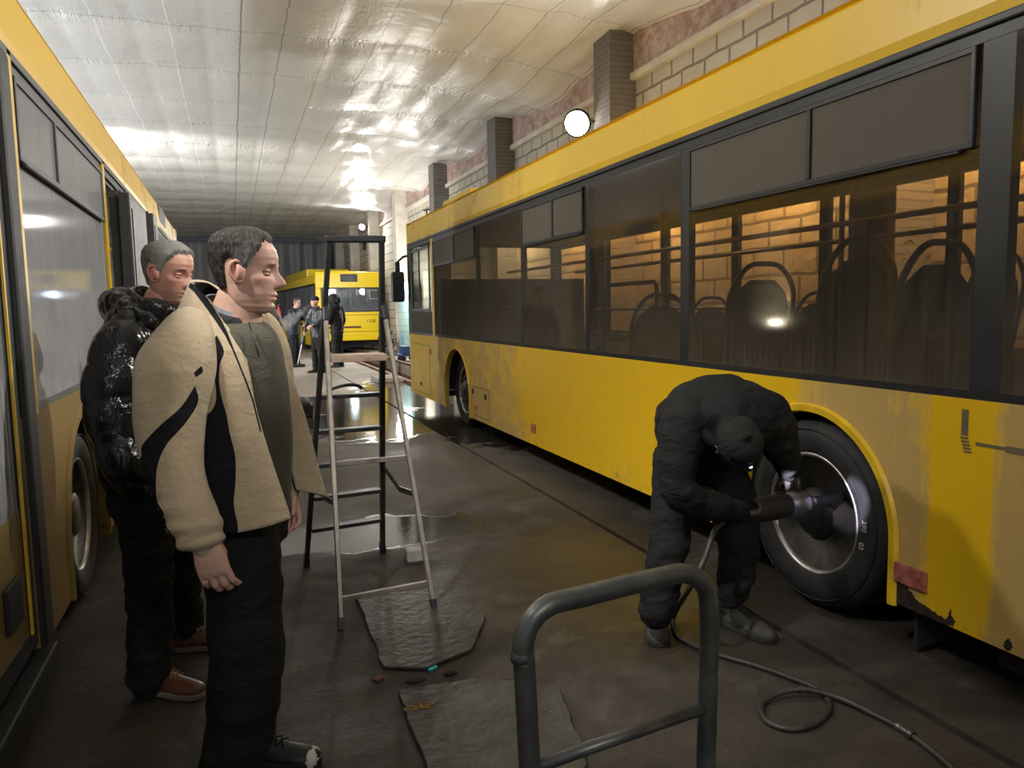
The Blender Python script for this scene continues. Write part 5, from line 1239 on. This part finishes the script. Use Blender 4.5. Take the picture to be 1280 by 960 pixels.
limb(t, [(878, 510, 3.14, .09, .09), (857, 532, 3.10, .105, .10), (848, 570, 3.06, .085, .085), (848, 605, 3.05, .078, .078), (868, 626, 3.08, .070, .070), (900, 634, 3.16, .060, .06), (924, 640, 3.24, .048, .048)], 26, 6)
limb(t, [(935, 505, 3.14, .09, .09), (960, 520, 3.12, .095, .09), (973, 548, 3.12, .078, .075), (982, 572, 3.17, .065, .065), (985, 590, 3.22, .050, .05)], 24, 6)
me = remesh(t, .009, 5); displace(me, wrinkle(.012, 9, 3, 1.3)); wj = link('work_jacket', me, MT['work'], m3)
t = MB()
for (cx, cy, cz, r, rr_) in ((913, 520, 3.10, .120, .034), (914, 526, 3.055, .120, .026)):
    c = at(cx, cy, cz); ax1 = hu.cross(hf).normalized(); ax2 = hu.cross(ax1).normalized()
    t.tube([c + ax1 * (r * math.cos(a)) + ax2 * (r * .92 * math.sin(a)) for a in np.linspace(0, 2 * PI, 36, endpoint=False)], rr_, 10, closed_path=True)
t.build('collar', MT['work'], wj, smooth=True)
t = MB(); rows = []
for z, k in ((-.005, 1.03), (.02, 1.06), (.05, 1.06), (.08, 1.07), (.10, 1.07), (.112, 1.07), (.119, 1.05)):
    rows.append([Fm @ (head_pt(z, a, .012) if True else 0) for a in np.linspace(0, 2 * PI, 40, endpoint=False)])
rows.append([Fm @ V((.0 + .012 * math.cos(a), .012 * math.sin(a), .134)) for a in np.linspace(0, 2 * PI, 40, endpoint=False)])
t.rings(rows, caps=True); cp = t.build('cap', cloth('knit_cap', (.020, .019, .018), .9, bump=.5, bscale=120), m3, smooth=True)
t = MB(); rows = []
for z, e in ((-.012, .008), (-.010, .0165), (.028, .0175), (.034, .010)): rows.append([Fm @ head_pt(z, a, e) for a in np.linspace(0, 2 * PI, 40, endpoint=False)])
t.rings(rows, caps=False); t.build('cap_brim', MT['work'], cp, smooth=True)
t = MB(); limb(t, [(864, 548, 3.56, .165, .15), (868, 575, 3.52, .165, .15)], 24, 4)
limb(t, [(848, 565, 3.48, .115, .11), (841, 620, 3.40, .10, .10), (838, 660, 3.33, .09, .095), (830, 710, 3.30, .085, .085), (822, 752, 3.30, .080, .08), (821, 768, 3.30, .078, .08)], 24, 6)
limb(t, [(893, 565, 3.52, .115, .11), (912, 620, 3.40, .11, .10), (922, 660, 3.36, .10, .095), (922, 705, 3.36, .082, .085), (914, 745, 3.39, .066, .07)], 24, 6)
me = remesh(t, .010, 4); displace(me, wrinkle(.012, 10, 11, 1.6)); link('trousers', me, MT['work'], m3)
h = on_floor(819, 776); shoe('boot', h, on_floor(824, 808) - h, .29, MT['boot'], MT['sole_black'], m3, w=.052, h=.10, laces=MT['lining'], ankle=.062)
h = on_floor(902, 778); shoe('boot', h, on_floor(945, 795) - h, .29, MT['boot'], MT['sole_black'], m3, w=.052, h=.10, laces=MT['lining'], ankle=.062)
hl = Fm @ V((.092, -.012, .052))
hlp = MB().ball(hl, .016, 12, 8).build('headlamp', MT['plastic'], cp, smooth=True)
MB().ball(Fm @ V((.105, -.012, .050)), .007, 10, 6).build('headlamp_lens', emit('headlamp_glow', (.85, .82, 1.0), 6), m3, smooth=True)
HEADLAMP = Fm @ V((.118, -.012, .048))
# ================================================================= people deeper in the hall
def bystander(label, px, py, H, face, jac, trs, hat=None, hatm=None, hand_r=(.22, -.16, 1.05), hand_l=(.10, .26, .82), hood=False, lean=0.0, haircol=None, puffy=False, skin='skin', headturn=0, group=None):
    p0 = on_floor(px, py); s = H / 1.78; f = dirh(face); l = UP.cross(f)
    P = lambda a, b, c: V((p0.x, p0.y, 0)) + (f * (a + lean * max(0, c - .9) * 1.0) + l * b) * s + UP * (c * s)
    def W(a, b, c, ra, rb=None): q = P(a, b, c); return (q.x, q.y, q.z, ra * s, (rb or ra) * s)
    def L(t, pts, n=16, k=5): limb(t, [W(*q) for q in pts], n, k, view=f, px=False)
    hf_ = dirh(face + headturn); Fm = frame(hf_, UP, P(.045, 0, 1.655), s)
    hr, hl = hand_r, hand_l
    er = ((hr[0] + 0) / 2 - .06, (hr[1] - .2) / 2 - .07, (hr[2] + 1.42) / 2 - .03); el = ((hl[0]) / 2 - .06, (hl[1] + .2) / 2 + .07, (hl[2] + 1.42) / 2 - .03)
    arm_r = [(-.01, -.19, 1.42), er, hr]; arm_l = [(-.01, .19, 1.42), el, hl]
    b = MB(); tone_layer(b.bm); t = MB()
    L(t, [(.01, 0, 1.46, .055), (.02, 0, 1.58, .055)]); L(t, [(0, 0, .95, .13, .10), (0, 0, 1.2, .13, .10), (0, 0, 1.42, .15, .09)])
    for s_ in (-.09, .09): L(t, [(0, s_, .92, .08), (.02, s_ * 1.1, .5, .055), (0, s_ * 1.2, .09, .04)])
    for a in (arm_r, arm_l): L(t, [(*a[0], .05), (*a[1], .042), (*a[2], .03)])
    to_bm(b, remesh(t, .016, 2))
    for a, th in ((arm_r, 1), (arm_l, -1)):
        d = P(*a[2]) - P(*a[1]); t = MB(); add_hand(t, P(*a[2]), d, (l if th > 0 else -l) * .8 - UP * .2, th, s, (.6, .7, .5)); to_bm(b, remesh(t, .006, 1))
    lay = tone_layer(b.bm)
    for v in b.bm.verts: v[lay] = (0, 0, 0, 1)
    add_head(b, Fm, .4, 44, 52)
    me = bpy.data.meshes.new('person'); bmesh.ops.recalc_face_normals(b.bm, faces=b.bm.faces); b.bm.to_mesh(me); b.bm.free()
    for q in me.polygons: q.use_smooth = True
    o = link('person', me, MT[skin]); tag(o, label, 'person', group)
    t = MB(); L(t, [(0, 0, .82, .185, .15), (.0, 0, 1.05, .185, .15), (0, 0, 1.25, .20, .145), (0, 0, 1.40, .17, .115), (.01, 0, 1.48, .085, .085)], 24)
    for a in (arm_r, arm_l): L(t, [(a[0][0], a[0][1] * .8, a[0][2] + .01, .075), (*a[0], .085), (*a[1], .068), (*[a[1][k] * .1 + a[2][k] * .9 for k in range(3)], .052)], 16)
    me = remesh(t, .016, 3)
    if puffy: displace(me, lambda c: .016 * (math.sqrt(abs(math.sin(PI * ((c.z * 9.5) % 1.0)))) - .6) + .006 * noise.noise(c * 18))
    else: displace(me, wrinkle(.014, 9, px))
    jk_ = link('jacket', me, jac, o)
    t = MB(); rows = []
    for r_, z in ((.10, 1.44), (.10, 1.49), (.092, 1.535), (.080, 1.53), (.08, 1.46)): rows.append([P(.015 + r_ * math.cos(a), r_ * .95 * math.sin(a), z - .025 * math.cos(a)) for a in np.linspace(0, 2 * PI, 28, endpoint=False)])
    t.rings(rows, caps=False); t.build('collar', jac, jk_, smooth=True)
    t = MB(); L(t, [(0, 0, .88, .17, .14), (0, 0, .78, .165, .14)])
    for s_ in (-.09, .09): L(t, [(0, s_, .84, .10), (.015, s_ * 1.1, .5, .085), (0, s_ * 1.2, .25, .078), (0, s_ * 1.2, .07, .078)])
    me = remesh(t, .016, 3); displace(me, wrinkle(.012, 9, px + 3, 1.5)); link('trousers', me, trs, o)
    for s_ in (-.108, .108):
        h = P(-.08, s_, 0); shoe('shoe', (h.x, h.y), f + l * (.25 if s_ > 0 else -.25), .29 * s, MT['shoe_black'], MT['sole_black'], o)
    if hood:
        t = MB(); rows = []
        for x, r_, z in ((.085, .105, 1.66), (.09, .125, 1.66), (.05, .140, 1.665), (-.02, .140, 1.665), (-.085, .11, 1.655), (-.12, .05, 1.645)): rows.append([P(x + .05, r_ * .82 * math.cos(a), z + r_ * 1.12 * math.sin(a)) for a in np.linspace(0, 2 * PI, 28, endpoint=False)])
        t.rings(rows, caps=False); t.bm.faces.new([v for v in t.bm.verts[-28:]]) if False else None
        t.ball(P(-.055, 0, 1.65), .085 * s, 14, 9); t.tube([P(0, 0, 1.42), P(.0, 0, 1.56)], [.12 * s, .115 * s], 20)
        t.build('hood', jac, jk_, smooth=True)
    if hat:
        t = MB(); rows = []
        for z, e in ((.028, .008), (.03, .017), (.055, .016), (.085, .016), (.105, .017), (.119, .016)): rows.append([Fm @ head_pt(z, a, e) for a in np.linspace(0, 2 * PI, 30, endpoint=False)])
        t.rings(rows); t.build(hat, hatm, o, smooth=True)
    elif not hood: add_hair(Fm, o, haircol or MT['hair1'], .014, .0, .1, 0, px, 40, 60)
    return o, P
navy = cloth('navy_jacket', (.020, .024, .036), .6, wr=.5); blk = cloth('black_jacket', (.010, .010, .012), .7, wr=.5); gpuf = cloth('grey_puffer', (.36, .35, .36), .5, wr=.4, spec=.5)
lthr = simple('dark_shiny_jacket', (.018, .023, .034), .35, var=.5, scale=9, bump=.5, bscale=14, bdist=.05)
pA, PA = bystander('person in dark navy jacket leaning on a broom beside the smoking man', 369, 458, 1.86, -15, navy, MT['jeans'], hand_r=(.30, -.10, 1.10), hand_l=(.34, .06, 1.20), lean=.12, haircol=MT['hair1'])
pB, PB = bystander('man in black knit cap and dark shiny jacket exhaling smoke', 399, 466, 1.86, -125, lthr, MT['work'], 'knit_cap', simple('dark_knit', (.02, .015, .022), .9), hand_r=(.20, -.20, .98), hand_l=(.24, .12, 1.10), skin='skin2', headturn=-15)
pC, PC = bystander('person in black hooded jacket standing right of the man in the knit cap', 423, 459, 1.92, 160, blk, MT['jeans'], hand_r=(.12, -.24, .9), hand_l=(.22, .18, 1.0), hood=True)
pD, PD = bystander('person in grey quilted puffer jacket mostly hidden behind the man in fleece', 331, 516, 1.82, -60, gpuf, MT['jeans'], puffy=True, hand_r=(.05, -.27, .80), hand_l=(.05, .27, .80))
# broom held by the first of them
a = PA(.36, .0, 1.24); c = on_floor(372, 459); b_ = V((c.x, c.y, .05))
br = root('broom', (c.x, c.y, 0), 'push broom with blue and white pole held upright by the person in navy', 'broom')
MB().tube([lerp3(b_, a, .45), a + (a - b_) * .02], .016, 8).build('upper_pole', simple('blue_pole', (.10, .28, .55), .4), br, smooth=True, label='blue pole')
MB().tube([b_, lerp3(b_, a, .45)], .016, 8).build('lower_pole', simple('white_pole', (.65, .68, .72), .4), br, smooth=True, label='white pole')
q = MB(); q.box((c.x - .20, c.y - .04, .045), (c.x + .20, c.y + .04, .08)); hd = q.build('broom_head', MT['plastic'], br, bevel=.006)
q = MB(); q.prism([(c.x - .19, .002), (c.x + .19, .002), (c.x + .175, .045), (c.x - .175, .045)], c.y - .045, c.y + .045, 'y'); q.build('bristles', MT['lining'], hd)
# breath of smoke
t = NT('smoke'); o_ = t.coords(); nz_ = t.noise(o_, 7, 4, .6, .4)
vs = t.n('VolumeScatter', ins={0: (.9, .92, .95), 1: t.math('MULTIPLY', t.ramp(nz_, [(.38, 0), (.62, 1)]), 3.2)}); t.t.links.new(vs.outputs[0], t.out.inputs[1])
q = MB(); m0 = PB(.24, .04, 1.57); e0 = m0 + dirh(-165) * .55 - UP * .42
for k in range(6): q.ball(lerp3(m0, e0, k / 5), .05 + .028 * k, 14, 9)
me = remesh(q, .03, 4); so_ = link('smoke', me, t.m); tag(so_, 'pale puff of smoke in front of the man in the knit cap', 'smoke', kind='stuff')
# ------------------------------------------------------------------ lamps, added fills and sky
def floodlight(name, loc, aim, label, power, size=.26, col=(1, .97, .92), glow=60, spot=150, mount=None):
    loc = Vector(loc); d = (Vector(aim) - loc).normalized()
    rt = root(name, loc, label, 'lamp')
    q = d.to_track_quat('-Z', 'Y').to_matrix().to_4x4()
    M_ = Matrix.Translation(loc) @ q
    fn = lambda x, y, z: M_ @ Vector((x, y, z))
    h = size / 2
    b = MB(fn); b.lathe([(.0, h * .9), (.0, h), (.06, h), (.10, h * .6), (.11, .001)], (0, 0, 0), 'z', 28)
    b.build('housing', MT['lamp_body'], rt, bevel=.01)
    MB(fn).lathe([(-.004, .001), (-.014, h * .5), (-.004, h * .86), (.004, h * .86)], (0, 0, 0), 'z', 28).build('lens', emit(name + '_glow', col, glow), rt)
    if mount is not None: MB().tube([M_ @ Vector((0, 0, .10)), mount], .02, 8).build('bracket', MT['lamp_body'], rt)
    l = bpy.data.lights.new(name, 'SPOT'); l.energy = power; l.color = col; l.spot_size = math.radians(spot); l.spot_blend = .35; l.shadow_soft_size = size * .5
    lo = bpy.data.objects.new(name + '_beam', l); COL.objects.link(lo)
    lo.matrix_world = Matrix.Translation(loc + d * .03) @ q
    return rt
floodlight('floodlight', (4.98, 10.62, 4.22), (-1.2, 3.0, .3), 'glaring white floodlight on the wall above the right bus', 850, size=.42, glow=40, spot=125, mount=(5.17, 10.44, 4.22))
floodlight('floodlight', (4.95, 30.4, 4.75), (0.5, 20, .3), 'small distant floodlight on the wall above the stepladder top', 700, spot=125, mount=(5.18, 30.4, 4.75))
def lamp(name, loc, power, r=.15, col=(1, .96, .9), aim=None, spot=140, blend=.4):
    l = bpy.data.lights.new(name, 'SPOT' if aim else 'POINT'); l.energy = power; l.shadow_soft_size = r; l.color = col
    o = bpy.data.objects.new(name, l); COL.objects.link(o); o.location = loc
    if aim:
        l.spot_size = math.radians(spot); l.spot_blend = blend
        o.rotation_euler = (Vector(aim) - Vector(loc)).to_track_quat('-Z', 'Y').to_euler()
    return o
for y, e_ in ((-1.5, 520), (3.5, 520), (8.5, 520), (13.5, 560), (19.0, 800)): lamp('left_wall_lamp', (-5.8, y, 1.0 if y < 18 else 1.6), e_, .10, (.86, .93, 1.0))
lamp('far_ceiling_fill', (4.8, 23.0, 2.3), 330, .15)  # unseen pair of fills added to brighten the far ceiling
lamp('far_ceiling_fill', (4.8, 33.0, 2.3), 420, .15)
lamp('left_high_lamp', (-4.6, 17.0, 4.0), 2800, .12, aim=(3.0, 28.0, 1.4), spot=100)
lamp('aisle_lamp', (-1.9, .9, 5.0), 1000, .12, (1, .97, .92), aim=(-.1, 2.8, 1.4), spot=50, blend=.8)
lamp('high_lamp', (-2.3, 5.6, 5.1), 500, .2, (1, .96, .90), aim=(2.4, 4.0, .6), spot=95, blend=.7)
lamp('front_fill', (.9, -3.6, 4.4), 260, .25, (1, .95, .88), aim=(.6, 3.2, 1.1), spot=75, blend=.8)  # unseen fill added behind the camera to lift the men in front
lamp('right_wall_lamp', (5.0, 2.2, 4.25), 900, .15, (1, .96, .90), aim=(-1.2, 4.5, .3), spot=135, blend=.5)
for y in (4.1, 6.6, 9.0, 11.9, 14.2): lamp('block_wall_fill', (5.34, y, 3.3), 420, .1, (1, .86, .66), aim=(5.46, y + .1, 0), spot=160)  # unseen fills added so the blocks look bright through the bus windows
lamp('headlamp_beam', tuple(HEADLAMP), 150, .008, (.80, .77, 1.0), aim=tuple(T1(.05, 2.70, .57)), spot=19, blend=.6)
w = bpy.data.worlds.new('world'); SC.world = w; w.use_nodes = True
w.node_tree.nodes['Background'].inputs[0].default_value = (.75, .82, 1, 1); w.node_tree.nodes['Background'].inputs[1].default_value = .4
SC.view_settings.view_transform = 'Standard'; SC.view_settings.look = 'None'; SC.view_settings.gamma = 1.0; SC.view_settings.exposure = 0.0
SC.view_settings.use_curve_mapping = False
SC.cycles.max_bounces = 8; SC.cycles.transparent_max_bounces = 24; SC.cycles.caustics_reflective = False; SC.cycles.caustics_refractive = False
SC.cycles.sample_clamp_indirect = 4.0
SC.cycles.use_denoising = True
